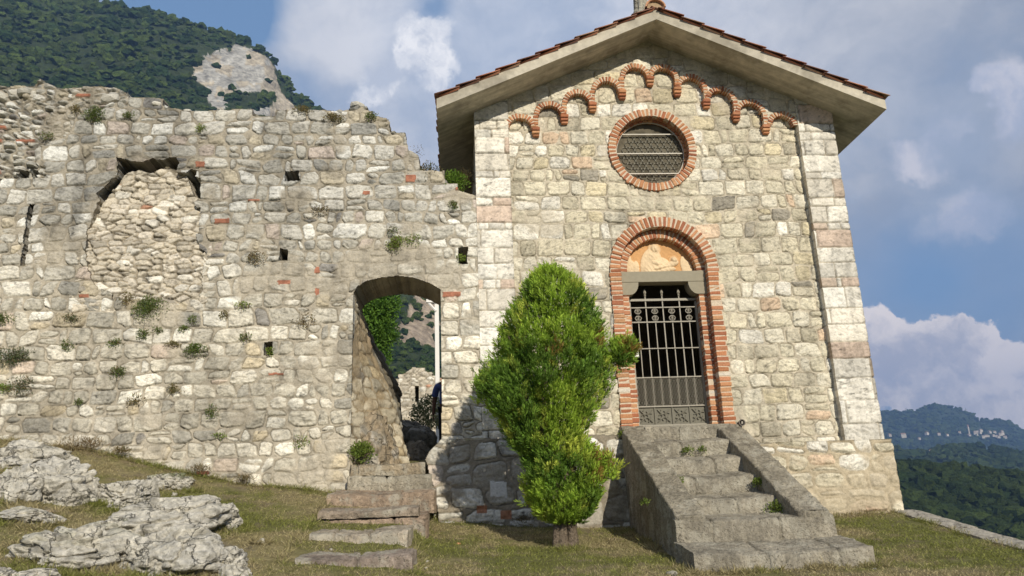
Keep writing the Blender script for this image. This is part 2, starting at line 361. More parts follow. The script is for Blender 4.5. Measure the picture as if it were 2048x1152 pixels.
def sheet(name, x0, x1, z0, z1, res, fn, mat, parent, thick=.05, y0=0.0, back=False):
    """stone facing as one relief mesh: fn(X, Z) -> relief h (toward the camera), colour, keep; its edges run back by thick"""
    nx = int((x1-x0)/res)+1; nz = int((z1-z0)/res)+1
    X, Z = np.meshgrid(np.linspace(x0, x1, nx), np.linspace(z0, z1, nz), indexing='ij')
    h, c, keep = fn(X, Z)
    V = np.stack([X, y0 - h, Z], -1).reshape(-1, 3); idx = np.arange(nx*nz).reshape(nx, nz)
    F = keep[:-1, :-1] & keep[1:, :-1] & keep[:-1, 1:] & keep[1:, 1:]
    q = np.stack([idx[:-1, :-1], idx[1:, :-1], idx[1:, 1:], idx[:-1, 1:]], -1)[F]
    Fp = np.pad(F, 1); a = np.pad(F, 1)
    faces = [q]; sk = []
    # boundary edges
    e = Fp[1:-1, 1:-1] & ~Fp[:-2, 1:-1]; i, j = np.nonzero(e); sk.append(np.stack([idx[i, j], idx[i, j+1]], 1))          # left, edge up
    e = Fp[1:-1, 1:-1] & ~Fp[2:, 1:-1]; i, j = np.nonzero(e); sk.append(np.stack([idx[i+1, j+1], idx[i+1, j]], 1))
    e = Fp[1:-1, 1:-1] & ~Fp[1:-1, :-2]; i, j = np.nonzero(e); sk.append(np.stack([idx[i+1, j], idx[i, j]], 1))
    e = Fp[1:-1, 1:-1] & ~Fp[1:-1, 2:]; i, j = np.nonzero(e); sk.append(np.stack([idx[i, j+1], idx[i+1, j+1]], 1))
    E = np.concatenate(sk); ub, inv = np.unique(E, return_inverse=True); inv = inv.reshape(E.shape)
    C = c.reshape(-1, 3); nb = max(2, int(thick/.06)) if thick > .1 else 1
    VV = [V]; CC = [C]; n0 = len(V); prev = E
    for k in range(1, nb+1):
        P = V[ub].copy(); t = k/nb; P[:, 1] = V[ub, 1]*(1-t) + (y0+thick)*t
        if 0 < k < nb:
            nn = fbm(P[:, 0]*6+P[:, 1]*9, P[:, 2]*7-P[:, 1]*3, 3, 31)-.5; P[:, 0] += nn*.035; P[:, 2] += (fbm(P[:, 0]*6+P[:, 1]*5, P[:, 2]*7+P[:, 1]*9, 3, 37)-.5)*.035
        cur = inv + n0; faces.append(np.stack([prev[:, 0], prev[:, 1], cur[:, 1], cur[:, 0]], 1)[:, ::-1]); VV.append(P)
        cb = C[ub]; cc = cb*(.8+.5*(fbm(P[:, 0]*9+P[:, 1]*9, P[:, 2]*9, 3, 41)[:, None]-.3)); CC.append(cc); prev = cur; n0 += len(ub)
    if back:
        st = 8; m2 = keep[::st, ::st]; ii = np.arange(m2.size).reshape(m2.shape)+n0; XB, ZB = X[::st, ::st], Z[::st, ::st]
        FB = m2[:-1, :-1] & m2[1:, :-1] & m2[:-1, 1:] & m2[1:, 1:]
        faces.append(np.stack([ii[:-1, :-1], ii[:-1, 1:], ii[1:, 1:], ii[1:, :-1]], -1)[FB]); VV.append(np.stack([XB, np.full(XB.shape, y0+thick), ZB], -1).reshape(-1, 3)); CC.append(c[::st, ::st].reshape(-1, 3))
    VV = np.concatenate(VV); CC = np.concatenate(CC)
    used = np.unique(np.concatenate([f.ravel() for f in faces])); mp = np.zeros(len(VV), np.int64); mp[used] = np.arange(len(used))
    o = mesh_np(name, VV[used], [mp[f] for f in faces], mat, None, CC[used])
    return under(o, parent) if parent else o
def relief(sd, ids, cx, cz, X, Z, prot=.03, edge=.022, mort=0.0, rough=.010, tilt=.02, strata=.6, seed=0):
    body = sst(.004, -edge, sd)
    e2 = sst(0, -.06, sd)
    p = prot*(.35+.75*hsh(ids, 31)) + tilt*((hsh(ids, 32)-.5)*(X-cx)/.12 + (hsh(ids, 33)-.6)*(Z-cz)/.10)*.5 + .012*e2*hsh(ids, 34)
    # chipped, slightly bedded stone faces
    an = (hsh(ids, 35)-.5)*1.2; U = (X-cx)*np.cos(an)+(Z-cz)*np.sin(an); Vv = -(X-cx)*np.sin(an)+(Z-cz)*np.cos(an)
    k = hsh(ids, 36)*50
    fac = (fbm(U*9+k, Vv*22+k, 4, 51+seed)-.5)*rough*3.0 + (fbm(X*40, Z*40, 2, 57)-.5)*rough*.8
    ck = sst(.93, .985, 1-np.abs(2*fbm(U*5+k, Vv*11+k, 3, 53+seed)-1))
    return body*(p+fac-.008*ck) + (1-body)*(mort + (fbm(X*30, Z*30, 3, 61+seed)-.5)*.014) - crev(sd, ids, X, Z)*.022
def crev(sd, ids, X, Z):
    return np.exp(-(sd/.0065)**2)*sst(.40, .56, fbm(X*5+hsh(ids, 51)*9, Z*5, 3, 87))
def tint(col, sd, ids, X, Z, mcol, seed=0, smear=None, mix_amp=.28):
    an = (hsh(ids, 35)-.5)*1.2; U = X*np.cos(an)+Z*np.sin(an); Vv = -X*np.sin(an)+Z*np.cos(an); k = hsh(ids, 36)*50
    f = 1-mix_amp/2+mix_amp*1.0*fbm(U*10+k, Vv*24+k, 4, 71+seed); dk = sst(.60, .74, fbm(U*14+k, Vv*34, 3, 77+seed))*hsh(ids, 37)
    ck = sst(.93, .985, 1-np.abs(2*fbm((X if False else U)*5+k, Vv*11+k, 3, 54+seed)-1)); sp_ = sst(.62, .72, fbm(X*26, Z*26, 2, 78))*.22
    c = col*f[..., None]*(1-.40*dk-.25*ck-sp_)[..., None]
    mt = np.asarray(mcol)*(.72+.56*fbm(X*14, Z*14, 4, 81+seed))[..., None]
    b = sst(.004, -.006, sd)[..., None]
    if smear is not None: b = b*(1-smear[..., None])
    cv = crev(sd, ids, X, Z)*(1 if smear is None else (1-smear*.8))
    return (c*b + mt*(1-b))*(1-.55*cv)[..., None]  # crevice shade and joint dirt painted into the colour along stone edges
def inpoly(X, Z, P):
    P = np.asarray(P); r_ = np.zeros(X.shape, bool); j = len(P)-1
    for i in range(len(P)):
        (xi, zi), (xj, zj) = P[i], P[j]
        r_ ^= ((zi > Z) != (zj > Z)) & (X < (xj-xi)*(Z-zi)/(zj-zi+1e-12)+xi); j = i
    return r_
GREYS = [(5, (.58, .555, .485)), (4, (.49, .47, .41)), (3.5, (.66, .635, .565)), (1.4, (.37, .36, .325)), (2.2, (.79, .775, .71)), (1.2, (.54, .48, .365)), (.4, (.27, .26, .245)), (.7, (.58, .50, .43))]
CREAM = [(5, (.69, .635, .49)), (4, (.74, .69, .56)), (3, (.61, .555, .42)), (2, (.68, .60, .42)), (2, (.82, .78, .68)), (1, (.52, .475, .37)), (.3, (.36, .33, .27)), (.6, (.70, .54, .39))]
ASHL = [(5, (.80, .76, .67)), (3, (.76, .71, .61)), (1.6, (.68, .56, .45)), (2, (.84, .81, .73)), (1.0, (.66, .53, .43))]
RUB = [(5, (.60, .54, .435)), (4, (.53, .48, .39)), (3, (.66, .60, .50)), (2, (.75, .71, .62)), (1.5, (.44, .40, .33)), (.3, (.48, .27, .18))]
def arc(cx, cz, rx, rz, a0, a1, n=24):
    return [(cx+rx*math.cos(R(a0+(a1-a0)*k/n)), cz+rz*math.sin(R(a0+(a1-a0)*k/n))) for k in range(n+1)]

# ------------------------------------------------------------------ terrain heights
ZBX = [-30, -8, -6, -4.9, -3.9, -2.9, -2.0, -1.46, -.62, -.30, .5, 2, 5, 6.1, 9]; ZBZ = [2.2, 1.36, 1.13, .97, .70, .46, .37, .33, .28, -.12, -.16, -.26, -.24, -.22, -.3]
ZEX = [-30, -8, -6, -4, -1, 1.2, 6, 12]; ZEZ = [1.4, .35, .05, -.26, -.60, -.74, -.80, -1.0]
def gz(X, Y):
    X = np.asarray(X, float); Y = np.asarray(Y, float)
    zb = np.interp(X, ZBX, ZBZ); ze = np.interp(X, ZEX, ZEZ)
    s_ = np.clip(-Y/4, 0, 1); z = zb+(ze-zb)*s_**.95; t = np.clip((-Y-4)/7, 0, 1); z = z*(1-t)-1.6*t
    zk = np.where(X < .3, .62+.10*np.clip(Y, 0, 30), zb); k = sst(.0, .35, Y); z = z*(1-k)+zk*k
    edge = 6.32+np.clip((-Y-2.0)*1.4, 0, 3.0); d = np.maximum(X-edge, 0); z = z-60*(1-np.exp(-d/60))*1.0-sst(0, .6, d)*.35
    z = np.where((Y > 30), z-np.minimum((Y-30)*.35, 60)*(1-sst(-60, -200, X)*.0), z)
    z = z + (fbm(X*1.3, Y*1.3, 4, 5)-.5)*.07*np.exp(-np.hypot(X, Y)/60)
    return np.maximum(z, -60)
def grade(a, b, d, far, k=1.35):
    c = list(np.arange(a, b, d)); s_ = d
    x = b; hi = []
    while x < far: hi.append(x); s_ *= k; x += s_
    hi.append(far); lo = []; s_ = d*k; x = a-s_
    while x > -far: lo.append(x); s_ *= k; x -= s_
    lo.append(-far); return np.array(lo[::-1]+c+hi)
gx = grade(-8.5, 8.5, .055, 4500); gy = grade(-5.5, 1.2, .055, 4500)
GX, GY = np.meshgrid(gx, gy, indexing='ij'); GZ = gz(GX, GY)
near = (np.abs(GX) < 9) & (GY > -6) & (GY < 2)
GZ = GZ + np.where(near, (fbm(GX*7, GY*7, 3, 8)-.5)*.035, 0)
n1 = fbm(GX*1.1, GY*1.6, 4, 3); n2 = fbm(GX*6, GY*6, 4, 4); n3 = fbm(GX*22, GY*22, 2, 6)
GREEN, DRY, SOIL = np.array((.130, .130, .045)), np.array((.235, .20, .10)), np.array((.17, .14, .09))
k1 = sst(.38, .62, n1*.65+n2*.35)[..., None]; gc = GREEN*(1-k1)+DRY*k1
k2 = (sst(.58, .72, n2))[..., None]*.8; gc = gc*(1-k2)+SOIL*k2
kb = (sst(-.35, 0, GY)*(GY < .3)*(GX < 6.2))[..., None]*.7; gc = gc*(1-kb)+np.array((.20, .15, .08))*kb
far = (np.hypot(GX, GY) > 25)[..., None]; gc = np.where(far, np.array((.03, .045, .018)), gc)*(.8+.5*n3)[..., None]
ii = np.arange(GX.size).reshape(GX.shape)
gq = np.stack([ii[:-1, :-1], ii[1:, :-1], ii[1:, 1:], ii[:-1, 1:]], -1).reshape(-1, 4)
tag(mesh_np('ground', np.stack([GX, GY, GZ], -1).reshape(-1, 3), gq, M['ground'], None, gc.reshape(-1, 3)), kind='structure')

# ------------------------------------------------------------------ ruined wall on the left
wall = empty('ruined_wall', (-3.5, 0, .4), 'long ruined grey limestone wall with an arched passage, left of the chapel', 'wall')
TOPP = [(-8.2, 6.38), (-7.2, 6.34), (-6.77, 6.32), (-6.34, 6.34), (-6.2, 6.42), (-5.9, 6.28), (-5.68, 6.30), (-5.25, 6.31), (-5.05, 6.28), (-4.9, 6.20), (-4.34, 6.11), (-3.82, 5.99), (-3.07, 5.95), (-2.32, 5.94), (-1.9, 5.98), (-1.62, 6.05),
        (-1.45, 6.13), (-1.30, 6.09), (-1.2, 5.93), (-.98, 5.88), (-.95, 5.66), (-.72, 5.64), (-.68, 5.35), (-.52, 5.30), (-.50, 5.05), (-.36, 4.98), (-.15, 4.90), (-.02, 4.76), (.12, 4.68), (.33, 4.60)]
OPEN = [(-1.455, .0), (-1.455, 3.08), (-1.40, 3.17), (-1.28, 3.245), (-1.09, 3.295), (-.84, 3.32), (-.60, 3.285), (-.40, 3.21), (-.215, 3.10), (-.225, 1.16), (-.235, .0)]
NICHE = [(-4.95, 5.24), (-4.80, 5.16), (-4.10, 5.23), (-4.06, 5.02), (-3.82, 4.98), (-3.80, 4.60), (-3.68, 4.15), (-3.74, 3.9), (-3.58, 3.61), (-3.62, 3.10), (-3.95, 2.95), (-4.42, 3.02), (-4.78, 3.04), (-5.15, 3.34), (-5.22, 3.7), (-5.26, 4.09), (-5.14, 4.45), (-5.20, 4.63), (-4.93, 4.94)]
HOLES = [(-2.50, -2.31, 4.82, 4.99), (-2.53, -2.41, 3.59, 3.76), (.06, .19, 3.50, 3.75), (-2.68, -2.57, 2.20, 2.39), (-6.33, -6.2, 4.93, 5.04), (-6.16, -6.06, 4.93, 5.03), (-3.82, -3.70, 4.30, 4.42), (-6.12, -6.055, 3.56, 4.48), (-3.83, -3.72, 4.55, 4.9)]
BRICKS = [(-3.75, 5.10, .13, .09), (-3.38, 4.20, .22, .07), (-2.45, 3.25, .15, .06), (-1.98, 3.10, .06, .10), (-1.99, 3.43, .06, .09), (-.05, 3.03, .26, .075), (-1.30, 4.62, .09, .06), (-.65, 4.85, .16, .12), (-2.95, 4.52, .17, .03), (.10, 4.68, .16, .05),
          (-6.7, 5.72, .2, .04), (-6.3, 5.50, .26, .04), (-6.75, 5.50, .2, .05), (-5.55, 6.25, .2, .05), (-6.66, 5.0, .14, .05), (-2.5, 1.93, .2, .03), (-5.2, 3.1, .12, .05), (-3.4, .62, .15, .05)]
WC = Coursed(-8.2, .4, -.4, 7, (.165, .255), (.80, 1.85), 3, split=.14, gap=.010, rad=.028, wob=.03)
WR = Rubble(.17, .085, 5, .007)
def wall_fn(X, Z):
    sd, ids, cx, cz = WC(X, Z); s2, i2, cx2, cz2 = WR(X, Z)
    nn = fbm(X*3, Z*3, 3, 19)-.5
    rub = (X+nn*.8 < -6.05+sst(5.2, 6.3, Z)*.5) & (Z > 4.9) | (Z+nn*.3 > 6.06) & (X < -4.9)
    sd = np.where(rub, s2, sd); ids = np.where(rub, i2, ids); cx = np.where(rub, cx2, cx); cz = np.where(rub, cz2, cz)
    h = relief(sd, ids, cx, cz, X, Z, prot=.024, mort=.003, edge=.014)
    h = np.where(rub, h*1.35-.02*(sd > -.012), h)
    col = pal(ids, 1, GREYS)
    # the dry warm stones low on the wall, greyer ones toward the top
    wz = sst(1.6, 5.2, Z)[..., None]; col = col*(np.array((1.10, 1.07, 1.01))*(1-wz)+np.array((.92, .93, .95))*wz)
    cr = sst(-.35, -.05, X)*sst(.9, 1.5, Z)*(1-sst(3.6, 4.4, Z)); col = col*(1+.22*cr)[..., None]
    mc = np.array((.44, .395, .315))*(1.08-.20*wz)
    sm = sst(.60, .72, fbm(X*1.7+3, Z*2.2, 4, 91))*.85
    capm = np.exp(-((np.hypot((X+.84)/1.0, (Z-3.05)/.62)-1)/.30)**2)*sst(-1.9, -1.5, X)*(1-sst(-.35, -.2, X))*(Z > 3.0); sm = np.maximum(sm, sst(.15, .6, capm)*.95)
    sm = np.maximum(sm, sst(.9, .3, Z+nn*.6)*.35)
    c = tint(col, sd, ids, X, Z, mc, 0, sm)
    h = h*(1-.55*sm)+.02*sm+(fbm(X*18, Z*18, 4, 17)-.5)*.02*sm
    for bx, bz, bw, bh in BRICKS:
        m = (np.abs(X-bx+.05*(fbm(X*11, Z*15, 2, 9)-.5)) < bw/2) & (np.abs(Z-bz+.012*(fbm(X*12, Z*12, 2, 8)-.5)) < bh/2); c = np.where(m[..., None], np.array((.38, .165, .105))*(.55+.9*fbm(X*20, Z*20, 3, 3))[..., None], c); h = np.where(m, .028+.01*nn, h)
    grime = sst(.54, .75, fbm(X*.9, Z*.7, 4, 23))*.24 + sst(.62, .8, fbm(X*7, Z*7, 3, 24))*.25
    edge = sst(.9, .15, np.hypot((X+4.5)*.55, Z-5.2)/1.4)*.15
    c = c*(1-grime-edge-.20*sst(.52, .72, fbm(X*3.5, Z*.45, 4, 27)))[..., None]
    top = np.interp(cx, [p[0] for p in TOPP], [p[1] for p in TOPP]); topv = np.interp(X, [p[0] for p in TOPP], [p[1] for p in TOPP])
    keep = (cz < top) & (Z < topv+.10) | (Z < topv-.035+.05*(fbm(X*8, X*0+3, 2, 7)-.5))
    keep &= ~inpoly(X, Z, OPEN)
    wx = .12*(fbm(X*7, Z*7, 3, 44)-.5)
    keep &= ~inpoly(X+wx, Z+wx, NICHE)
    for a, b, p, q in HOLES: keep &= ~((X+wx*.3 > a) & (X+wx*.4 < b) & (Z+wx*.4 > p) & (Z+wx*.4 < q))
    h = h+.04*(fbm(X*.5, Z*.5, 3, 12)-.5)+.02*(fbm(X*1.6, Z*1.6, 3, 13)-.5)
    return h, c, keep
sheet('masonry', -8.15, .335, -.35, 6.6, .0098, wall_fn, M['stone'], wall, thick=1.0, back=True)
# lower, loosely built-up blocking of the old window
WI = Rubble(.19, .088, 11, .002)
def infill_fn(X, Z):
    sd, ids, cx, cz = WI(X, Z); h = relief(sd, ids, cx, cz, X, Z, prot=.026, mort=-.004, edge=.010, rough=.010, tilt=.020, seed=3)
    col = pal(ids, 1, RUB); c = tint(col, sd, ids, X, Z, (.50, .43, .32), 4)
    lean = -.02-.09*sst(3.6, 5.0, Z); top = 4.98+.14*(fbm(X*4, X*0, 2, 3)-.5)+.09*np.cos((X+4.4)*2.6)-sst(-4.0, -3.8, X)*.35
    return h+lean+.05*(fbm(X*2, Z*2, 3, 5)-.5), c, Z < np.where(X < -4.85, top-(-4.85-X)*1.3, top)
sheet('rubble_infill', -5.40, -3.50, 2.85, 5.2, .0105, infill_fn, M['stone'], wall, thick=.5, y0=.0)
# the passage's left cheek: the wall's end bulges into the passage towards its foot
def cheek(name, front, back, y0, y1, ny, colf, amp, parent, mat='stone', seed=0):
    zs = np.linspace(.2, 3.2, 150); ys = np.linspace(0, 1, ny)
    fx_ = np.interp(zs, *zip(*front)); bx_ = np.interp(zs, *zip(*back))
    Zc, T = np.meshgrid(zs, ys, indexing='ij'); X = fx_[:, None]*(1-T)+bx_[:, None]*T; Y = y0+(y1-y0)*T
    sd, ids, cx, cz = Rubble(.30, .17, 21+seed, .006)(Y*1.0+3, Zc); h = relief(sd, ids, cx, cz, Y+3, Zc, prot=.016, mort=0, rough=.012)
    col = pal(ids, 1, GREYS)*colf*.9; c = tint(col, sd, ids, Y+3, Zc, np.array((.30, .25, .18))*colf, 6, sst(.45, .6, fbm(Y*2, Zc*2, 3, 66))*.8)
    X = X+(h*.8+(fbm(Y*2.2, Zc*2.2, 4, 67+seed)-.5)*amp)*np.minimum(1, T*4+.05); idx = np.arange(X.size).reshape(X.shape)
    f = np.stack([idx[:-1, :-1], idx[:-1, 1:], idx[1:, 1:], idx[1:, :-1]], -1).reshape(-1, 4)
    return under(mesh_np(name, np.stack([X, Y, Zc], -1).reshape(-1, 3), f, M[mat], None, c.reshape(-1, 3)), parent)
cheek('passage_cheek', [(0.2, -1.47), (3.2, -1.47)], [(.2, -.72), (.80, -.75), (1.28, -.87), (1.59, -.94), (1.97, -1.11), (2.44, -1.29), (2.92, -1.43), (3.2, -1.50)], -.005, 1.0, 70, np.array((1.0, .93, .80)), .05, wall)
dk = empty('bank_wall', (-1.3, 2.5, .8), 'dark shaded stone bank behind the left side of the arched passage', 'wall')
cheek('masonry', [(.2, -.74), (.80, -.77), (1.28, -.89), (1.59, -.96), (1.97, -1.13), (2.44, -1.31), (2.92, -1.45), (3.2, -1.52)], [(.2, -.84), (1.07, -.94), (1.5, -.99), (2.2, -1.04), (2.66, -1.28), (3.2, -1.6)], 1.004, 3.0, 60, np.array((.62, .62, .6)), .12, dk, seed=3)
mb = MB(); rg = np.random.default_rng(3)
# loose stones lying along the broken top
def stone_lump(c, d, seed, col, n=3):
    """a rough angular stone"""
    base = ICO2; p = base.copy(); r2 = np.random.default_rng(seed)
    p = np.sign(p)*np.abs(p)**.62; p = p*(1+.28*(fbm3(base*1.7+r2.random(3)*20, 3)-.5)[:, None]*2)
    a = r2.uniform(0, 6.28); ca, sa = math.cos(a), math.sin(a); p = p*np.array(d)/2
    b_ = r2.uniform(-.4, .4); p = p@np.array([[ca, -sa, 0], [sa, ca, 0], [0, 0, 1]]).T; p = p@np.array([[math.cos(b_), 0, math.sin(b_)], [0, 1, 0], [-math.sin(b_), 0, math.cos(b_)]]).T
    return p+np.array(c), ICO2F, np.array(col)*(.85+.3*fbm3(base*3+seed, 2))[:, None]
def ico(n):
    import bmesh
    bm = bmesh.new(); bmesh.ops.create_icosphere(bm, subdivisions=n, radius=1); bm.verts.ensure_lookup_table()
    v = np.array([v.co[:] for v in bm.verts]); f = np.array([[q.index for q in p.verts] for p in bm.faces]); bm.free(); return v, f
ICO2, ICO2F = ico(2); ICO3, ICO3F = ico(3)
for x in list(np.arange(-7.6, -.1, .10))+list(rg.uniform(-1.95, -1.1, 26)):
    zt = float(np.interp(x, [p[0] for p in TOPP], [p[1] for p in TOPP])); loose = x < -4.95; zt -= .05*loose; zt -= .015
    for k in range(3 if loose else 1):
        if not loose and rg.random() < .15: continue
        s_ = rg.uniform(.08, .2) if loose else rg.uniform(.06, .14)
        gcol = np.array(GREYS[rg.integers(0, 6)][1])*rg.uniform(.75, 1.0)
        if x > -5.7 and x < -5.45 and k == 0: gcol = np.array((.36, .13, .07)); 
        mb.add(*stone_lump((x+rg.uniform(-.05, .05), rg.uniform(.02, .8), zt+rg.uniform(-.06, .045 if loose else .015)), (s_*1.5, s_*1.4, s_*.8), rg.integers(1e6), gcol))
mb.build('coping_rubble', M['stone'], wall)

# ------------------------------------------------------------------ chapel
AX, AZ, SL, OH = 3.18, 7.235, .452, .60        # ridge x, soffit apex height, slope, front overhang
DC, OC = 3.125, 3.12                            # door and oculus centre lines
chapel = empty('chapel', (3.2, 0, -.2), 'small cream stone chapel with gabled roof, round window and brick-arched doorway', 'chapel')
def soff(x): return AZ - SL*abs(x-AX)
BC = Coursed(.33, 6.2, .6, 7.5, (.205, .27), (.95, 1.75), 17, split=.09, gap=.011, rad=.028, wob=.017, jit=.75)
QZ = [-.3]
_r = np.random.default_rng(5)
while QZ[-1] < 7.3: QZ.append(QZ[-1]+(_r.uniform(.24, .34) if _r.random() > .33 else _r.uniform(.10, .15)))
QL = Coursed(.33, .86, -.3, 7.3, 0, (1.2, 3.4), 21, split=0, gap=.0055, rad=.008, wob=.003, zb=QZ, jit=.25)
QR = Coursed(5.3, 6.1, -.3, 7.3, 0, (1.2, 3.2), 25, split=0, gap=.0055, rad=.008, wob=.003, zb=[q-.06 for q in QZ], jit=.25)
def door_region(X, Z, rx, top, z0=.5): return ((np.abs(X-DC) < rx) & (Z < 3.40) & (Z > z0)) | (np.hypot((X-DC)/rx, (Z-3.40)/top) < 1)
def panel_fn(X, Z):
    sd, ids, cx, cz = BC(X, Z)
    h = relief(sd, ids, cx, cz, X, Z, prot=.014, mort=.0, edge=.012, rough=.008, tilt=.010, seed=5)
    col = pal(ids, 1, CREAM); mc = np.array((.56, .50, .39))
    sm = sst(.60, .72, fbm(X*2, Z*2.6, 4, 93))*.7
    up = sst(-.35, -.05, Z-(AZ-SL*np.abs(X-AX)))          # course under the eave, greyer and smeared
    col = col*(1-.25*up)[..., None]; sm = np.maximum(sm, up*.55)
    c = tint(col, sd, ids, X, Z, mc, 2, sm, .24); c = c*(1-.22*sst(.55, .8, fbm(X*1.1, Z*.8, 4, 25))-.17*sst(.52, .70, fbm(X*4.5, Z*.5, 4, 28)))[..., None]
    h = h*(1-.5*sm)
    for i in range(10):
        cx_ = (CX[i]+CX[i+1])/2; rr_ = np.hypot(X-cx_, Z-AC[i]); m = (X >= CX[i]-(.2 if i == 0 else 0)) & (X < CX[i+1]+(.2 if i == 9 else 0)) & (Z > AC[i]-.0) & (rr_ > .235); h = h+.085*m
    keep = (Z < AZ-SL*np.abs(X-AX)+.06) & (Z > .74) & ~door_region(X, Z, .76, .76) & (np.hypot(X-OC, Z-5.355) > .62)
    return h, c, keep
CX = [.80, 1.29, 1.75, 2.21, 2.70, 3.17, 3.60, 4.05, 4.51, 4.97, 5.50]
AC = [5.68, 5.90, 6.11, 6.33, 6.575, 6.565, 6.385, 6.165, 5.935, 5.715]
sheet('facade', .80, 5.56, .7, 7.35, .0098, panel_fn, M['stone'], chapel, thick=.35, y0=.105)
def pil(Q, x0, x1, zlo, k):
    def fn(X, Z):
        sd, ids, cx, cz = Q(X, Z); h = relief(sd, ids, cx, cz, X, Z, prot=.012, mort=-.008, edge=.008, rough=.0055, tilt=.002, seed=k)
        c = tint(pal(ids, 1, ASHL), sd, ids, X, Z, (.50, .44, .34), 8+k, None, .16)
        c = c*(1-.25*sst(.58, .8, fbm(X*2, Z*.9, 4, 29+k))-.18*sst(.5, .7, fbm(X*9, Z*.6, 4, 30+k)))[..., None]
        return h, c, (Z < AZ-SL*np.abs(X-AX)+.05)
    return sheet('pilaster', x0, x1, zlo, 6.25, .0125, fn, M['stonef'], chapel, thick=.4, y0=0.0)
pil(QL, .335, .862, .93, 1); pil(QR, 5.485, 6.065, .775, 2)
FND = Coursed(-.6, 6.3, -.8, 1.2, (.22, .34), (1.0, 2.0), 33, split=.25, gap=.018, rad=.06, wob=.05)
def found_fn(X, Z):
    sd, ids, cx, cz = FND(X, Z); h = relief(sd, ids, cx, cz, X, Z, prot=.035, mort=.01, edge=.03, rough=.014, seed=9)
    right = sst(3.6, 4.2, X); sm = sst(.50, .62, fbm(X*1.9, Z*2.5, 4, 94))*(.85*right+.75*(1-right)); sm = np.maximum(sm, right*(1-sst(.0, .35, Z))*.8*(X < 5.6))
    cR = pal(ids, 1, CREAM); cL = pal(ids, 1, GREYS)*1.02; col = cL*(1-right[..., None])+cR*right[..., None]
    mc = (np.array((.27, .235, .18))*(1-right[..., None])+np.array((.47, .40, .285))*right[..., None])
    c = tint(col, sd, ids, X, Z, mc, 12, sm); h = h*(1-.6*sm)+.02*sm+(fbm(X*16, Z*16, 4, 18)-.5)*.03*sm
    m = (np.abs(X-.53) < .11) & (np.abs(Z-.27+.1*(X-.53)) < .10); c = np.where(m[..., None], np.array((.60, .58, .54)), c); h = np.where(m, .045, h)
    for bx, bz in ((.62, -.06), (1.32, .02), (1.40, -.12), (.30, .02)):
        m = (np.abs(X-bx) < .07) & (np.abs(Z-bz) < .055); c = np.where(m[..., None], np.array((.38, .19, .11)), c)
    h = h + .02+.10*(np.clip(.95-Z, 0, 2))*(1-right)+.03*right+.03*(fbm(X*1.5, Z*1.5, 3, 14)-.5)
    topz = np.where(X < 2.3, .965+.05*(fbm(X*3, X*0, 2, 4)-.5), .785); left = -.24-.17*sst(.62, 1.02, Z)*0-.20*(1-sst(.3, .75, Z))*0
    lft = np.interp(Z, [-.6, -.1, .35, .70, .80, .97], [-.28, -.28, -.34, -.46, -.40, -.24]) + .03*(fbm(Z*6, Z*0, 2, 9)-.5)
    return h, c, (Z < topz) & (X > lft)
sheet('foundation', -.6, 6.14, -.7, 1.05, .0125, found_fn, M['stone'], chapel, thick=.45, y0=0.0)
# wall between the passage and the chapel corner is part of the ruined wall; the chapel's body behind the facade
bd = MB(); b0, b1, y0_, y1_ = .34, 6.05, .34, 6.0
def slabquad(a, b, c, d): bd.add([a, b, c, d], [(0, 1, 2, 3)], (.50, .45, .36))
for x in (b0, b1):
    slabquad((x, .1, -.8), (x, y1_, -.8), (x, y1_, soff(x)+.02), (x, .1, soff(x)+.02)); xi = x+(.35 if x == b0 else -.35)
    slabquad((xi, .5, -.8), (xi, y1_-.3, -.8), (xi, y1_-.3, soff(xi)+.01), (xi, .5, soff(xi)+.01))
bd.add([(b0, y1_, -.8), (b1, y1_, -.8), (b1, y1_, soff(b1)), (AX, y1_, AZ), (b0, y1_, soff(b0))], [(0, 1, 2), (0, 2, 3), (0, 3, 4)], (.5, .45, .36))
bd.build('side_walls', M['stone'], chapel)
fl = MB(); fl.box((AX, 3.1, .98), (5.6, 5.6, .1), col=(.22, .20, .17)); fl.build('interior_floor', M['step'], chapel)
# --- roof slab: a concrete shell with sloping soffit and fascia
T_ = .165
def roofslab():
    m = MB(); xs = [AX-3.41, AX, AX+3.44]; P = []
    for y in (-OH, 6.5):
        for x in xs: P.append((x, y, AZ-SL*abs(x-AX)))
        for x in xs: P.append((x, y, AZ-SL*abs(x-AX)+T_))
    m.add(P, [(0, 1, 4, 3), (1, 2, 5, 4), (6, 9, 10, 7), (7, 10, 11, 8), (0, 6, 7, 1), (1, 7, 8, 2), (3, 4, 10, 9), (4, 5, 11, 10), (0, 3, 9, 6), (2, 8, 11, 5)])
    return m.build('roof_slab', M['concrete'], chapel)
    for s in (-1, 1):
        L_ = 3.34/math.cos(math.atan(SL)); a = math.atan(SL)*-s
        rot = np.array([[math.cos(a), 0, -math.sin(a)*-1], [0, 1, 0], [-math.sin(a), 0, math.cos(a)]])
        mx = AX+s*3.30/2; m.box((mx, -OH+.035, AZ-SL*3.30/2-.006), (L_*.985, .045, .022), rot)
    return m.build('roof_slab', M['concrete'], chapel)
roofslab()
TC = [(.38, .16, .095), (.46, .215, .13), (.30, .125, .08), (.22, .115, .085), (.42, .26, .18)]
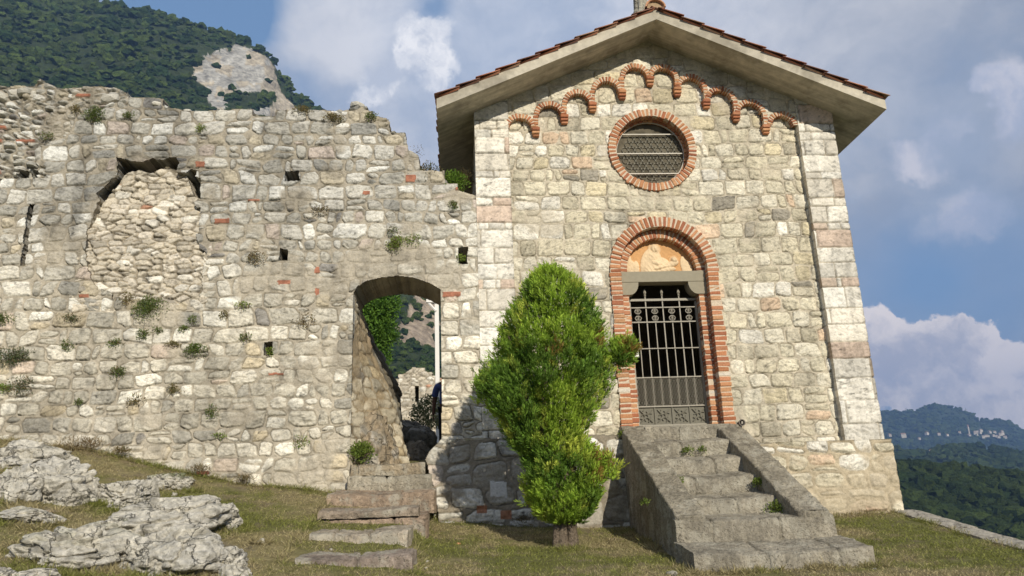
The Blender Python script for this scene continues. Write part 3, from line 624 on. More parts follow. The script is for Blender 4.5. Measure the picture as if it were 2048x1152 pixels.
def tiles():
    m = MB(); r2 = np.random.default_rng(8); th = math.atan(SL); Ls = 3.46/math.cos(th); step = .335; nrow = int(Ls/step)+1
    for s in (-1, 1):
        Ls = (3.385 if s < 0 else 3.445)/math.cos(th)
        for row in range(nrow):
            for cI in range(34):
                y = -OH+.02+cI*.205; 
                if y > 6.5: break
                d0 = Ls+.05-row*step; d1 = max(d0-step-.07, .02); lift = .022+.03*(1) ; n = 7 if cI < 3 else 4
                col = np.array(TC[r2.integers(0, 5)])*r2.uniform(.75, 1.15); V = []
                rr = .095; jy = r2.uniform(-.006, .006); jl = r2.uniform(-.015, .015)
                for (dd, lz) in ((d0+jl-.03, .062), (d1, .014)):
                    for k in range(n+1):
                        a = math.pi*k/n
                        for q in (1.0, .84):
                            yy = y+jy+rr*q*math.cos(a); hh = lz*.75+rr*.40*q*math.sin(a)
                            x = AX+s*(dd*math.cos(th)+hh*math.sin(th)*1.0); z = AZ+T_-dd*math.sin(th)+hh*math.cos(th)-.005
                            V.append((x, yy, z))
                f = []; W_ = 2*(n+1)
                for k in range(n):
                    a_, b_ = 2*k, 2*(k+1)
                    f += [(a_, b_, W_+b_, W_+a_), (a_+1, W_+a_+1, W_+b_+1, b_+1), (a_, a_+1, b_+1, b_), (W_+a_, W_+b_, W_+b_+1, W_+a_+1)]
                f += [(0, W_, W_+1, 1), (W_-2, W_-1, 2*W_-1, 2*W_-2)]
                m.add(V, f, col)
        # channel tiles: thin pans showing as a red line over the fascia
        for row in range(nrow):
            d0 = Ls-.01-row*step; d1 = max(d0-step-.04, 0); dm = (d0+d1)/2; a = th*s
            rot = np.array([[math.cos(a), 0, math.sin(a)], [0, 1, 0], [-math.sin(a), 0, math.cos(a)]])
            m.box((AX+s*dm*math.cos(th), 2.93, AZ+T_-dm*math.sin(th)+.018+.010), (d0-d1, 7.10, .018), rot@np.array([[math.cos(.03*s), 0, math.sin(.03*s)], [0, 1, 0], [-math.sin(.03*s), 0, math.cos(.03*s)]]), col=np.array(TC[(row*3) % 5])*.8)
    return m.build('roof_tiles', M['tile'], chapel, True)
tiles()
m = MB(); r2 = np.random.default_rng(4)
for k in range(16):
    y0 = -OH-.03+k*.44; V = []; n = 10; col = np.array((.48, .26, .15))*r2.uniform(.8, 1.1)
    for (yy, rr, lz) in ((y0, .155, .0), (y0+.48, .13, .0)):
        for j in range(n+1):
            a = math.pi*j/n
            for q in (1, .86): V.append((AX+rr*q*math.cos(a)*1.05, yy, AZ+T_+.045+rr*q*math.sin(a)*.92))
    f = []; W_ = 2*(n+1)
    for j in range(n):
        a_, b_ = 2*j, 2*j+2; f += [(a_, b_, W_+b_, W_+a_), (a_+1, W_+a_+1, W_+b_+1, b_+1), (a_, a_+1, b_+1, b_)]
    m.add(V, f, col)
V = [(AX, -OH+.02, AZ+T_+.05)]+[(AX+.125*math.cos(math.pi*j/10), -OH+.02, AZ+T_+.045+.12*math.sin(math.pi*j/10)) for j in range(11)]
m.add(V, [(0, j, j+1) for j in range(1, 11)], (.36, .27, .17))
m.build('ridge_tiles', M['tile'], chapel, True)
# --- stone base and shaft of the roof cross
m = MB(); m.box((AX-.02, .20, AZ+T_+.19), (.35, .34, .42), ch=.03, col=(.40, .38, .31), jit=.008); m.box((AX, .20, AZ+T_+.45), (.29, .28, .10), ch=.02, col=(.42, .40, .33), jit=.006)
V = []
for z, s_ in ((AZ+T_+.50, .125), (AZ+T_+1.25, .10)):
    for k in range(24):
        a = k/24*2*math.pi; q = s_*(1-.14*(k % 3 == 0)); V.append((AX+q*math.cos(a), .20+q*math.sin(a), z))
m.add(V, [(k, (k+1) % 24, 24+(k+1) % 24, 24+k) for k in range(24)], (.40, .38, .31)); m.box((AX, .20, AZ+T_+1.2), (.62, .12, .13), ch=.02, col=(.4, .38, .31)); m.box((AX, .20, AZ+T_+1.40), (.14, .12, .34), ch=.02, col=(.4, .38, .31))
m.build('stone_cross', M['rock'], chapel)

# --- bricks
def bcol(r2, k=1.0):
    b = [(.45, .20, .10), (.50, .245, .125), (.39, .155, .08), (.53, .29, .155), (.34, .135, .075), (.48, .225, .125)][r2.integers(0, 6)]
    return np.array(b)*r2.uniform(.82, 1.12)*k
def rotY(a): return np.array([[math.cos(a), 0, math.sin(a)], [0, 1, 0], [-math.sin(a), 0, math.cos(a)]])
MORT = (.60, .50, .38)
def ring(m, cx, cz, ri, ro, a0, a1, n, y0, y1, r2, gap=.017, back=True, rag=.012):
    """voussoir bricks between angles (deg, 0 = +x, counterclockwise) at depth y0 (front) .. y1"""
    for k in range(n):
        a = R(a0+(a1-a0)*(k+.5)/n); rm = (ri+ro)/2+r2.uniform(-rag, rag)*.5; wd = abs(R(a1-a0))/n*(ri*.55+ro*.45)-gap*r2.uniform(.6, 1.5)
        m.box((cx+rm*math.cos(a), (y0+y1)/2+r2.uniform(-.007, .007), cz+rm*math.sin(a)), (wd, y1-y0, ro-ri), rotY(math.pi/2-a+r2.uniform(-.03, .03)), ch=.008, col=bcol(r2), jit=.003)
    if back:
        nn = 40; V = []
        for k in range(nn+1):
            a = R(a0+(a1-a0)*k/nn)
            for (r_, y) in ((ri+.006, y0+.008), (ro-.010, y0+.008), (ro-.010, y1), (ri+.006, y1)): V.append((cx+r_*math.cos(a), y, cz+r_*math.sin(a)))
        f = []
        for k in range(nn):
            for j in range(4): f.append((k*4+j, k*4+(j+1) % 4, (k+1)*4+(j+1) % 4, (k+1)*4+j))
        m.add(V, f, MORT)
def jamb(m, x0, x1, z0, z1, y0, y1, r2, ch_=.073, ragL=.010, ragR=.0):
    z = z0
    while z < z1-.02:
        hh = min(ch_*r2.uniform(.9, 1.12), z1-z); a, b = x0+r2.uniform(-ragL, ragL), x1+r2.uniform(-ragR, ragR); c = bcol(r2)
        if r2.random() < .03: c = np.array((.62, .56, .47))
        m.box(((a+b)/2, (y0+y1)/2+r2.uniform(-.006, .006), z+hh/2), (b-a, y1-y0, hh-.013*r2.uniform(.5, 1.4)), rotY(r2.uniform(-.012, .012)), ch=.009, col=c, jit=.004); z += hh
    m.box(((x0+x1)/2, (y0+y1)/2+.003, (z0+z1)/2), (x1-x0-.012, y1-y0-.008, z1-z0), col=MORT)
r2 = np.random.default_rng(12)
# blind arcade under the rakes
CX = [.80, 1.29, 1.75, 2.21, 2.70, 3.17, 3.60, 4.05, 4.51, 4.97, 5.50]
AC = [5.68, 5.90, 6.11, 6.33, 6.575, 6.565, 6.385, 6.165, 5.935, 5.715]
YA = -.012
for i in range(10):
    m = MB(); xa, xb = CX[i], CX[i+1]; cx = (xa+xb)/2; ro = .258; ri = .172
    if i in (0, 9): cx += (.0 if i == 0 else -.0)
    ring(m, cx, AC[i], ri, ro, 3, 177, 13, YA, .11, r2, gap=.014)
    # the short pier joining this arch's lower foot to the corbel below it
    lo = AC[i-1] if (0 < i <= 4) else None; side = xa
    if 5 <= i < 9: lo = AC[i+1]; side = xb
    if lo is not None and AC[i]-lo > .05: jamb(m, side-.040, side+.040, lo-.01, AC[i]+.02, YA+.004, .07, r2, .06)
    m.build('blind_arch', M['brick'], chapel)
for i in range(1, 10):
    z = min(AC[i-1], AC[i]) if i != 5 else AC[4]; m = MB(); x = CX[i]+(-.0 if i < 5 else .0)
    m.box((x, .055, z-.005), (.125, .14, .05), ch=.008, col=bcol(r2), jit=.004); m.box((x, .06, z-.056), (.115, .12, .046), ch=.008, col=bcol(r2), jit=.004); m.box((x, .07, z-.10), (.10, .09, .034), ch=.008, col=bcol(r2), jit=.004)
    m.build('brick_corbel', M['brick'], chapel)
# --- oculus
OZ = 5.355
m = MB(); ring(m, OC, OZ, .575, .705, 0, 360, 60, .06, .20, r2, gap=.018, rag=.02)
V = []; n = 96
for y, r_ in ((.07, .585), (.34, .568)):
    for k in range(n): a = k/n*2*math.pi; V.append((OC+r_*math.cos(a), y, OZ+r_*math.sin(a)))
m.add(V, [(k, (k+1) % n, n+(k+1) % n, n+k) for k in range(n)], (.42, .24, .14))
ring(m, OC, OZ, .545, .60, 0, 360, 44, .20, .36, r2, gap=.012, back=False)
oc = m.build('oculus_surround', M['brick'], chapel)
ow_ = MB(); n = 72
def loop(cx, cz, r_, y, n=72, rz=None): return [(cx+r_*math.cos(k/n*2*math.pi), y, cz+(rz or r_)*math.sin(k/n*2*math.pi)) for k in range(n)]
ow_.tube(loop(OC, OZ, .545, .245), .013, 8, (.52, .49, .42), closed=True)
for zz in (.335, .0, -.345):
    hw = math.sqrt(.545**2-zz*zz); ow_.box((OC, .235, OZ+zz), (2*hw, .014, .016), col=(.52, .49, .42))
mt, g_, b_ = newmat('pale_metal', .5, .4); b_.inputs['Base Color'].default_value = (.52, .48, .40, 1)
fr = ow_.build('window_frame', mt, chapel, False)
gm, g_, b_ = newmat('old_glass', .75, .05); geo_ = gm.node_tree.nodes.new('ShaderNodeTexCoord').outputs['Object']
gm.node_tree.links.new(g_.mix(g_.ramp(g_.noise(geo_, 6, 4), .35, .7), (.085, .075, .055), (.17, .15, .11)), b_.inputs['Base Color'])
gl = MB(); gl.add([(OC, .29, OZ)]+loop(OC, OZ, .56, .29), [(0, k+1, (k+1) % 72+1) for k in range(72)]); gl.build('glass', gm, chapel)
ld = MB(); sp = .1065
for i in range(-7, 8):
    for j in range(-7, 8):
        cx, cz = OC-.02+sp*(i+(j % 2)*.5), OZ-.01+sp*.87*j
        if math.hypot(cx-OC, cz-OZ) > .475 or (cz-OZ) > .33: continue
        ld.tube(loop(cx, cz, .046, .278, 14), .0065, 4, (.20, .19, .15), closed=True)
        for dx, dz in ((sp/2, .0), (sp/4, sp*.435), (-sp/4, sp*.435)): ld.box((cx+dx, .278, cz+dz), (.015, .008, .015), rotY(.78), col=(.24, .225, .18))
ld.build('leaded_roundels', attr_mat('lead', rough=.6, amp=.2, bump=0), chapel)
# --- doorway
d = MB(); r2 = np.random.default_rng(2)
jamb(d, DC-.825, DC-.655, 1.03, 3.40, .055, .25, r2, ragL=.014); ring(d, DC, 3.40, .66, .825, 0, 180, 33, .055, .25, r2, rag=.022, gap=.020)
jamb(d, DC+.655, DC+.825, 1.03, 3.40, .055, .25, r2, ragR=.016, ragL=.0)
d.build('outer_arch', M['brick'], chapel)
d = MB()
jamb(d, DC-.665, DC-.53, 1.05, 3.03, .20, .42, r2, ragL=0, ragR=.01); jamb(d, DC+.53, DC+.665, 1.05, 3.03, .20, .42, r2, ragL=.008)
ring(d, DC, 3.39, .535, .675, 0, 180, 29, .20, .42, r2, gap=.014)
d.build('inner_arch', M['brick'], chapel)
d = MB(); d.box((DC, .29, 3.305), (1.31, .22, .165), ch=.004)
for s in (-1, 1):
    P = [(s*.655, 3.222), (s*.655, 3.03), (s*.52, 3.03)]+[(s*(.52-.14*math.sin(R(t))*1.0), 3.222-.192*math.cos(R(t))) for t in (15, 30, 45, 60, 75, 90)]
    n = len(P); V = [(DC+x, y, z-.003) for y in (.185, .40) for x, z in P]
    d.add(V, [(k, (k+1) % n, n+(k+1) % n, n+k) for k in range(n)]); b0_ = [(0, k, k+1) for k in range(1, n-1)]; d.more(b0_); d.more([(n, n+k+1, n+k) for k in range(1, n-1)])
d.build('stone_lintel', M['lintel'], chapel)
# tympanum: terracotta relief of a seated veiled woman and an infant
def tymp():
    x0, x1, z0, z1, res = DC-.55, DC+.55, 3.38, 3.95, .0065
    nx, nz = int((x1-x0)/res)+1, int((z1-z0)/res)+1; X, Z = np.meshgrid(np.linspace(x0, x1, nx), np.linspace(z0, z1, nz), indexing='ij'); u, v = X-DC, Z-3.385
    h = np.zeros_like(X)
    def el(cx, cz, rx, rz, k, rot=0, flat=.5):
        nonlocal h
        a = R(rot); p = (u-cx)*math.cos(a)+(v-cz)*math.sin(a); q = -(u-cx)*math.sin(a)+(v-cz)*math.cos(a)
        e = np.clip(1-(p/rx)**2-(q/rz)**2, 0, 1)**flat; h = np.maximum(h, e*k)
    el(-.055, .40, .105, .105, .012, 0, .12)                    # halo
    el(-.12, .13, .18, .30, .040, -8); el(-.02, .12, .20, .16, .045, 10); el(-.055, .395, .062, .085, .050, 10); el(-.045, .385, .036, .055, .062, 10)
    el(-.10, .27, .11, .12, .045, 20); el(-.03, .16, .13, .05, .062, -18); el(.03, .10, .17, .04, .068, 12); el(-.17, .06, .10, .14, .05, 0)
    el(.17, .14, .15, .055, .060, 22); el(.235, .215, .052, .055, .072, 0); el(.235, .22, .078, .078, .010, 0, .12); el(.10, .06, .16, .05, .058, 8)
    for a_, b_, w_, k_ in ((-.45, .12, .085, .02), (-.36, .10, .05, .026), (-.46, .20, .04, .022), (.42, .10, .08, .022), (.38, .17, .05, .018), (.47, .05, .05, .026)): el(a_, b_, w_, .12, k_, 0, .25)
    hs = h; fig = sst(.006, .014, hs)
    fold = (np.sin((u*1.0+v*.55)*95+6*fbm(u*9, v*9, 2, 3))*.5+.5)*.006*sst(.03, .045, h)*(np.abs(u+.05) < .3)
    h = h + fold + (fbm(u*30, v*30, 3, 9)-.5)*.010
    m_ = (np.hypot(u+.028, v-.38) < .009) | (np.hypot(u+.062, v-.385) < .009) | ((np.abs(u+.04) < .014) & (np.abs(v-.352) < .004)); h = h-.012*m_
    c = np.array((.60, .345, .155))*(1-fig[..., None])+np.array((.72, .56, .36))*fig[..., None]; c = c*(.85+.3*fbm(u*6, v*6, 4, 5))[..., None]
    idx = np.arange(nx*nz).reshape(nx, nz); ok = (np.hypot(u, v-.01) < .545); F = ok[:-1, :-1] & ok[1:, :-1] & ok[:-1, 1:] & ok[1:, 1:]
    q = np.stack([idx[:-1, :-1], idx[1:, :-1], idx[1:, 1:], idx[:-1, 1:]], -1)[F]
    under(mesh_np('tympanum_relief', np.stack([X, .335-h, Z], -1).reshape(-1, 3), q, M['terra'], None, c.reshape(-1, 3)), chapel)
tymp()
d = MB(); d.box((DC, .02+.22, 1.015), (1.42, .50, .09), ch=.012, jit=.006); d.box((DC, -.02, .99), (1.30, .22, .08), ch=.015, jit=.008); d.build('door_sill', M['step'], chapel)
# gate
GY_ = .36; gx0, gx1 = DC-.515, DC+.525
gate = MB(); gate.box((DC, GY_+.055, 2.05), (.01, .01, .01)); 
fr_ = MB()
for x in (gx0+.01, gx1-.01): fr_.box((x, GY_, 2.02), (.03, .04, 1.86))
fr_.box((DC+.005, GY_, 1.085), (gx1-gx0-.02, .038, .012))
G_ = fr_.build('iron_gate', M['iron'], chapel)
def rail(z, hgt, y=GY_, x0=gx0, x1=gx1, dy=.022):
    m = MB(); m.box(((x0+x1)/2, y, z), (x1-x0, dy, hgt)); m.build('rail', M['iron'], G_)
for z, hh in ((2.985, .035), (2.865, .016), (2.64, .018), (2.235, .014), (1.80, .018), (1.375, .022), (1.10, .022)): rail(z, hh, GY_-.006)
cw = (gx1-gx0)/4
for i in range(1, 4):
    x = gx0+i*cw; m = MB(); m.box((x, GY_+.002, 2.425), (.017, .015, 1.26)); 
    m.tube([(x, GY_, 3.04), (x, GY_, 3.055), (x, GY_, 3.07), (x, GY_, 3.10), (x, GY_, 3.165)], [.010, .020, .012, .026, .002], 6); m.build('spear_bar', M['iron'], G_)
for i in range(4):
    x = gx0+(i+.5)*cw; m = MB(); m.box((x, GY_+.002, 2.22), (.014, .013, .84)); m.build('bar', M['iron'], G_)
for i in range(4):
    for z, up in ((2.70, 1), (2.81, -1)):
        x = gx0+(i+.5)*cw; m = MB()
        for s in (-1, 1):
            pts = [(x+s*(.003+.045*math.sin(t)*(1 if t < 2.4 else 1)), GY_-.004, z+up*(.030-.045*(1-math.cos(t))*.55)) for t in np.linspace(0, 3.6, 10)]
            m.tube(pts, .0055, 5); m.tube([(x+s*.045*math.cos(t), GY_-.004, z+.042*math.sin(t)) for t in np.linspace(0, math.pi*2, 14)], .005, 5) if s == 1 else None
        m.tube([(x, GY_-.004, z-.03), (x, GY_-.004, z+.03)], [.004, .009], 5); m.tube([(x-.022, GY_-.004, z+up*.012), (x, GY_-.004, z-up*.004), (x+.022, GY_-.004, z+up*.012)], .006, 5); m.build('scroll', M['iron'], G_)
m = MB(); nxc, nzc = 8, 10
for i in range(nxc+1):
    m.box((gx0+.02+i*(gx1-gx0-.04)/nxc, GY_, 1.587), (.007, .010, .41))
for i in range(nxc):
    for j in range(5):
        x = gx0+.02+(i+.5)*(gx1-gx0-.04)/nxc; z = 1.392+(j+.5)*.0785; s = 1
        for q in (-1, 1):
            m.tube([(x+q*(.004+.038*math.sin(t)), GY_-.002, z+.033*math.cos(t)) for t in np.linspace(.1, 3.04, 7)], .0052, 4)
            m.tube([(x+q*(.058-.012*math.sin(t)), GY_-.002, z+.037*math.cos(t)) for t in np.linspace(0, 3.14, 5)], .0035, 4)
        m.tube([(x+s*.002-.014, GY_-.002, z), (x+s*.002+.014, GY_-.002, z)], .006, 4); m.tube([(x+s*.002, GY_-.002, z-.014), (x+s*.002, GY_-.002, z+.014)], .005, 4)
m.build('scroll_lattice', M['iron'], G_)
m = MB()
for i in range(4):
    x = gx0+(i+.5)*cw; z = 1.238
    for q in range(4):
        a0 = q*math.pi/2+.785
        cx, cz = x+.055*math.cos(a0-.785), z+.055*math.sin(a0-.785)
        m.tube([(cx+(.046-.0065*t)*math.cos(a0+t), GY_-.004, cz+(.046-.0065*t)*math.sin(a0+t)) for t in np.linspace(0, 5.2, 13)], .0075, 5)
        m.tube([(x+k*math.cos(a0), GY_-.004, z+k*math.sin(a0)) for k in (.02, .07, .13)], [.010, .013, .006], 5)
    if i < 3: m.box((gx0+(i+1)*cw, GY_, 1.238), (.014, .016, .25))
m.box((DC, GY_+.012, 1.238), (gx1-gx0-.02, .004, .25), col=(.1, .1, .1))
m.build('flower_panel', attr_mat('iron_panel', base=(.17, .16, .125), rough=.6, amp=.2, bump=.1, bdist=.001), G_)
m = MB(); m.box((gx0+.045, GY_-.03, 2.17), (.085, .004, .13)); m.build('paper_notice', M['white'], chapel)['label'] = 'small white paper notice on the left edge of the gate'
m = MB(); V = [(4.035+r_*math.cos(a), y, 1.075+r_*math.sin(a)) for (r_, y) in ((.048, .03), (.036, .03), (.036, .12)) for a in np.linspace(0, 2*math.pi, 16, endpoint=False)]
m.add(V, [(b*16+k, b*16+(k+1) % 16, (b+1)*16+(k+1) % 16, (b+1)*16+k) for b in (0, 1) for k in range(16)], (.16, .14, .12))
m.tube([(4.035, .045, 1.055), (4.04, .045, 1.09)], .015, 6, (.4, .36, .3)); m.build('drain_pipe', M['tile'], chapel)

# ------------------------------------------------------------------ chapel steps
st = empty('stone_staircase', (3.12, -1.5, -.4), 'worn grey stone staircase with sloping side parapets below the chapel door', 'staircase')
def slab(name, P, z0, parent, seed, top_amp=.012, n=(60, 16), mat='step', col=None, bev=.03, joints=()):
    """worn stone slab: P = x0, x1, yfront, yback, zfront, zback (top heights); front face drops to z0"""
    x0, x1, yf, yb, zf, zbk = P; nx, ny = n
    prof = [(yf+.01, z0), (yf+.004, z0+(zf-z0)*.35), (yf, zf-bev*1.1), (yf+bev*.25, zf-bev*.4), (yf+bev, zf)]+[(yf+bev+(yb-yf-bev)*t, zf+(zbk-zf)*t) for t in np.linspace(.08, 1, ny)]
    xs = np.linspace(x0, x1, nx); V = np.zeros((nx, len(prof), 3))
    for j, (y, z) in enumerate(prof): V[:, j, 0] = xs; V[:, j, 1] = y; V[:, j, 2] = z
    a = fbm(V[..., 0]*3+seed, V[..., 1]*5+V[..., 2]*7, 4, seed)-.5; b = fbm(V[..., 0]*16+seed, V[..., 1]*16+V[..., 2]*20, 3, seed+5)-.5
    V[..., 2] += a*top_amp*2+b*top_amp*.7; V[..., 1] += (fbm(V[..., 0]*4+seed*3, V[..., 2]*5, 4, seed+9)-.5)*top_amp*3
    V[..., 2] += (fbm(V[..., 0]*45+seed, V[..., 1]*45+V[..., 2]*45, 2, seed+6)-.5)*top_amp*.8*(np.arange(len(prof)) > 1)
    V[..., 0] += (fbm(V[..., 1]*6+seed, V[..., 2]*8, 3, seed+8)-.5)*top_amp*5*(np.abs((xs-xs.mean())/(xs[-1]-xs[0]))*2)[:, None]**6
    for xj in joints: V[..., 2] -= .035*np.exp(-((V[..., 0]-xj-.03*(fbm(V[..., 1]*8, V[..., 2]*8, 2, 5)-.5))/.012)**2); V[..., 1] += .02*np.exp(-((V[..., 0]-xj)/.012)**2)
    wear = -.022*np.exp(-((xs-(x0+x1)/2)/((x1-x0)*.3))**2); V[:, 3:, 2] += wear[:, None]
    idx = np.arange(nx*len(prof)).reshape(nx, -1); f = np.stack([idx[:-1, :-1], idx[1:, :-1], idx[1:, 1:], idx[:-1, 1:]], -1).reshape(-1, 4)
    VV = [V.reshape(-1, 3)]; FF = [f]
    for e, k in ((0, 0), (nx-1, 1)):          # end caps
        base = sum(len(q) for q in VV); pr = V[e]; lo = pr.copy(); lo[:, 2] = z0; VV.append(np.concatenate([pr, lo])); m_ = len(prof)
        FF.append(np.array([(base+j, base+j+1, base+m_+j+1, base+m_+j) for j in range(m_-1)]))
    VV = np.concatenate(VV); cc = np.array(col or (.36, .325, .255))*(.55+.75*fbm(VV[:, 0]*2+seed, VV[:, 1]*3+VV[:, 2]*3, 4, seed+2)+.5*(fbm(VV[:, 0]*14, VV[:, 1]*14+VV[:, 2]*16, 3, seed+3)-.5))[:, None]
    o = mesh_np(name, VV, FF, M[mat] if mat != 'stepc' else MSC, None, cc); return under(o, parent) if parent else o
MSC = attr_mat('stone_step_coloured', amp=.42, scale=22, bump=1.0, bdist=.03, bscale=30, speck=(34, .59, (.10, .09, .065), .75), big=(4.5, .48, .62, (.46, .43, .35), .7), streak=(7, 7, 2.5))
XS = (2.60, 3.62)
NOSE = [(-.16, 1.045, -.02), (-.56, .805, -.16), (-.97, .555, -.56), (-1.37, .31, -.97), (-1.93, .05, -1.37)]
for k, (yf, zf, yb) in enumerate(NOSE):
    slab('step', (XS[0], XS[1], yf, yb+.03, zf, zf+(.0 if k == 0 else .062)), zf-.30, st, 30+k, mat='stepc', n=(90, 26), joints=((3.05,), (2.95,), (3.25,), (2.85,), (3.15,))[k])
slab('step', (2.27, 4.0, -2.50, -1.90, -.165, -.115), -.62, st, 40, mat='stepc', n=(160, 20), bev=.035, joints=(2.66, 3.4))
slab('step', (2.25, 4.06, -3.10, -2.46, -.475, -.385), -1.3, st, 41, mat='stepc', n=(170, 22), bev=.04, joints=(3.0, 3.72), top_amp=.016)
def parapet(x0, x1, seed):
    # top runs from the sill down to the landing; inner and outer faces down into the ground
    n = 200; ys = np.linspace(.02, -2.49, n); zt = np.interp(ys, [-2.49, -.30, .02], [-.125, .93, 1.065]); xs = np.linspace(x0, x1, 19); rows = []
    for i, x in enumerate([x0, x0, x0, x0+.012]+list(xs[1:-1])+[x1-.012, x1, x1, x1]):
        if i < 3: zz = np.array([-1.1, zt.min()-.3, 0])[i]+0*ys; zz = zt-1.4 if i == 0 else (zt-.6 if i == 1 else zt-.02)
        elif i > 20: k = i-21; zz = [zt-.02, zt-.6, zt-1.4][min(k, 2)]
        else: zz = zt
        rows.append(np.stack([np.full(n, x), ys, zz], -1))
    V = np.stack(rows, 0); a = fbm(V[..., 1]*3+seed, V[..., 0]*5+V[..., 2]*4, 4, seed)-.5; b = fbm(V[..., 1]*14+seed, V[..., 0]*14+V[..., 2]*14, 3, seed+1)-.5
    V[..., 2] += a*.045+b*.03+(fbm(V[..., 1]*45, V[..., 0]*45+V[..., 2]*30, 2, 3)-.5)*.014; V[..., 0] += (fbm(V[..., 1]*4, V[..., 2]*4, 4, seed+3)-.5)*.035
    for yj in (-.62+seed*.01, -1.38, -1.95): V[..., 2] -= .03*np.exp(-((V[..., 1]-yj-.02*np.sin(V[..., 0]*20))/.012)**2)
    m_ = V.shape[0]; idx = np.arange(m_*n).reshape(m_, n); f = [np.stack([idx[:-1, :-1], idx[1:, :-1], idx[1:, 1:], idx[:-1, 1:]], -1).reshape(-1, 4)]
    f.append(np.array([(idx[k, n-1], idx[k+1, n-1], idx[m_-1-k-1, n-1], idx[m_-1-k, n-1]) for k in range(m_//2)]))
    VV = V.reshape(-1, 3); cc = np.array((.29, .26, .20))*(.6+.8*fbm(VV[:, 0]*3+VV[:, 1]*2, VV[:, 2]*3, 4, seed))[:, None]
    under(mesh_np('parapet', VV, f, MSC, None, cc), st)
parapet(2.27, 2.61, 3); parapet(3.61, 3.97, 8)

# ------------------------------------------------------------------ helpers on the ground
def gpt(x, y, t1=14.0):
    """where the view line through a photo pixel meets the terrain (planning aid for placing rocks)"""
    d = ray(x, y); d = d/np.linalg.norm(d); t = np.linspace(3, t1, 900); P = CAM+d*t[:, None]; below = P[:, 2] < gz(P[:, 0], P[:, 1]); i = int(np.argmax(below))
    return P[i] if below.any() else P[-1]
# slabs of the grassy stair to the passage
SL_ = [('threshold_slab', (-1.45, -.47, -.14, .40, .66, .69), .50, 'long pale brown threshold block in the mouth of the arched passage', (.40, .33, .23)),
       ('threshold_slab', (-1.46, -.36, -.20, -.10, .50, .50), .28, 'lower course of rough blocks directly under the passage threshold block', (.40, .36, .28)),
       ('stone_slab', (-1.60, -.34, -.90, -.15, .25, .31), .00, 'wide reddish-brown step slab, uppermost of the steps in the grass', (.33, .25, .18)),
       ('stone_slab', (-1.57, -.50, -1.68, -1.30, .055, .075), -.03, 'thin flat step slab overhanging its riser, second step down from the passage', (.27, .22, .17)),
       ('riser_block', (-1.50, -.40, -1.64, -1.2, -.035, .0), -.30, 'reddish riser block under the thin overhanging slab in the grass', (.31, .235, .175)),
       ('stone_slab', (-1.64, -.55, -2.52, -2.15, -.175, -.15), -.50, 'three-piece pale stone step set in the grass, third step down from the passage', (.36, .31, .24)),
       ('stone_slab', (-1.62, -.47, -3.30, -3.0, -.37, -.35), -.70, 'lowest stone step lying flush in the grass in the foreground', (.27, .22, .18)),
       ('stone_slab', (-1.10, -.70, -3.85, -3.65, -.565, -.55), -.80, 'small buried stone just below the lowest grass step', (.30, .27, .22))]
JN = {1: (-.95,), 2: (-.72,), 5: (-1.28, -.92), 6: (-.95,), 0: (-1.35,), 4: (-.75,)}
for k, (nm, P, z0, lb, c) in enumerate(SL_):
    if k >= 2: P = (P[0]+(.12 if k in (5, 6) else -.02), P[1]+.03, P[2]-.02, P[3]+.14, P[4]+.012, P[5]+.03); c = tuple(q*1.25 for q in c)
    o = slab(nm, P, z0, None, 50+k, top_amp=.02, mat='stepc', col=c, n=(90, 14), bev=.035, joints=JN.get(k, ())); tag(o, lb, 'step', 'stone steps up to the passage')
JN_DONE = 1
def boulder(name, c, d, seed, col, label, lvl=5, rot=0, sink=0, moss=0, cat='rock', group=None, cuts=16, rough=1.0):
    r3 = np.random.default_rng(seed); p = ICOS[lvl][0].copy(); nrm = r3.normal(size=(cuts, 3)); nrm /= np.linalg.norm(nrm, axis=1)[:, None]; off = r3.uniform(.62, .98, cuts)
    s_ = np.ones(len(p)); 
    for k in range(cuts):
        q = p@nrm[k]; s_ = np.minimum(s_, np.where(q > .05, off[k]/np.maximum(q, .05), 9))
    p0 = p; p = p*s_[:, None]; so_ = r3.random(3)*20
    n1_ = fbm3(p0*1.3+so_, 3)-.5; n2_ = fbm3(p0*3.6+so_, 5)-.5; rid = 1-np.abs(fbm3(p0*np.array((1.9, 1.9, 2.2))+so_+5, 3)*2-1)
    p = p*(1+.36*n1_+.16*rough*n2_-.14*rough*sst(.86, .98, rid))[:, None]+ (rough*.075*(fbm3(p0*13+so_, 3)-.5))[:, None]*p0
    a = R(rot); ca, sa = math.cos(a), math.sin(a); p = p*np.array(d)/2; p = p@np.array([[ca, -sa, 0], [sa, ca, 0], [0, 0, 1]]).T
    cc = np.array(col)*(.70+.6*fbm3(p0*3+so_, 4))[:, None]; lg = sst(.5, .64, fbm3(p0*2.2+so_+9, 4))[:, None]*.6; cc = cc*(1-lg)+np.array((.52, .50, .45))*lg
    dk_ = sst(.55, .68, fbm3(p0*6+so_+3, 3))[:, None]*.55; cc = cc*(1-dk_)+np.array((.16, .15, .12))*dk_
    if moss: mm = (sst(.2, .8, p0[:, 2])*sst(.4, .6, fbm3(p0*4+so_, 3)))[:, None]*moss; cc = cc*(1-mm)+np.array((.13, .15, .05))*mm
    o = mesh_np(name, p, ICOS[lvl][1], M['rock'], None, cc); o.location = (c[0], c[1], c[2]-sink)
    return tag(o, label, cat, group)
RP = []
ICOS = {5: ico(5), 6: ico(6), 4: ico(4)}
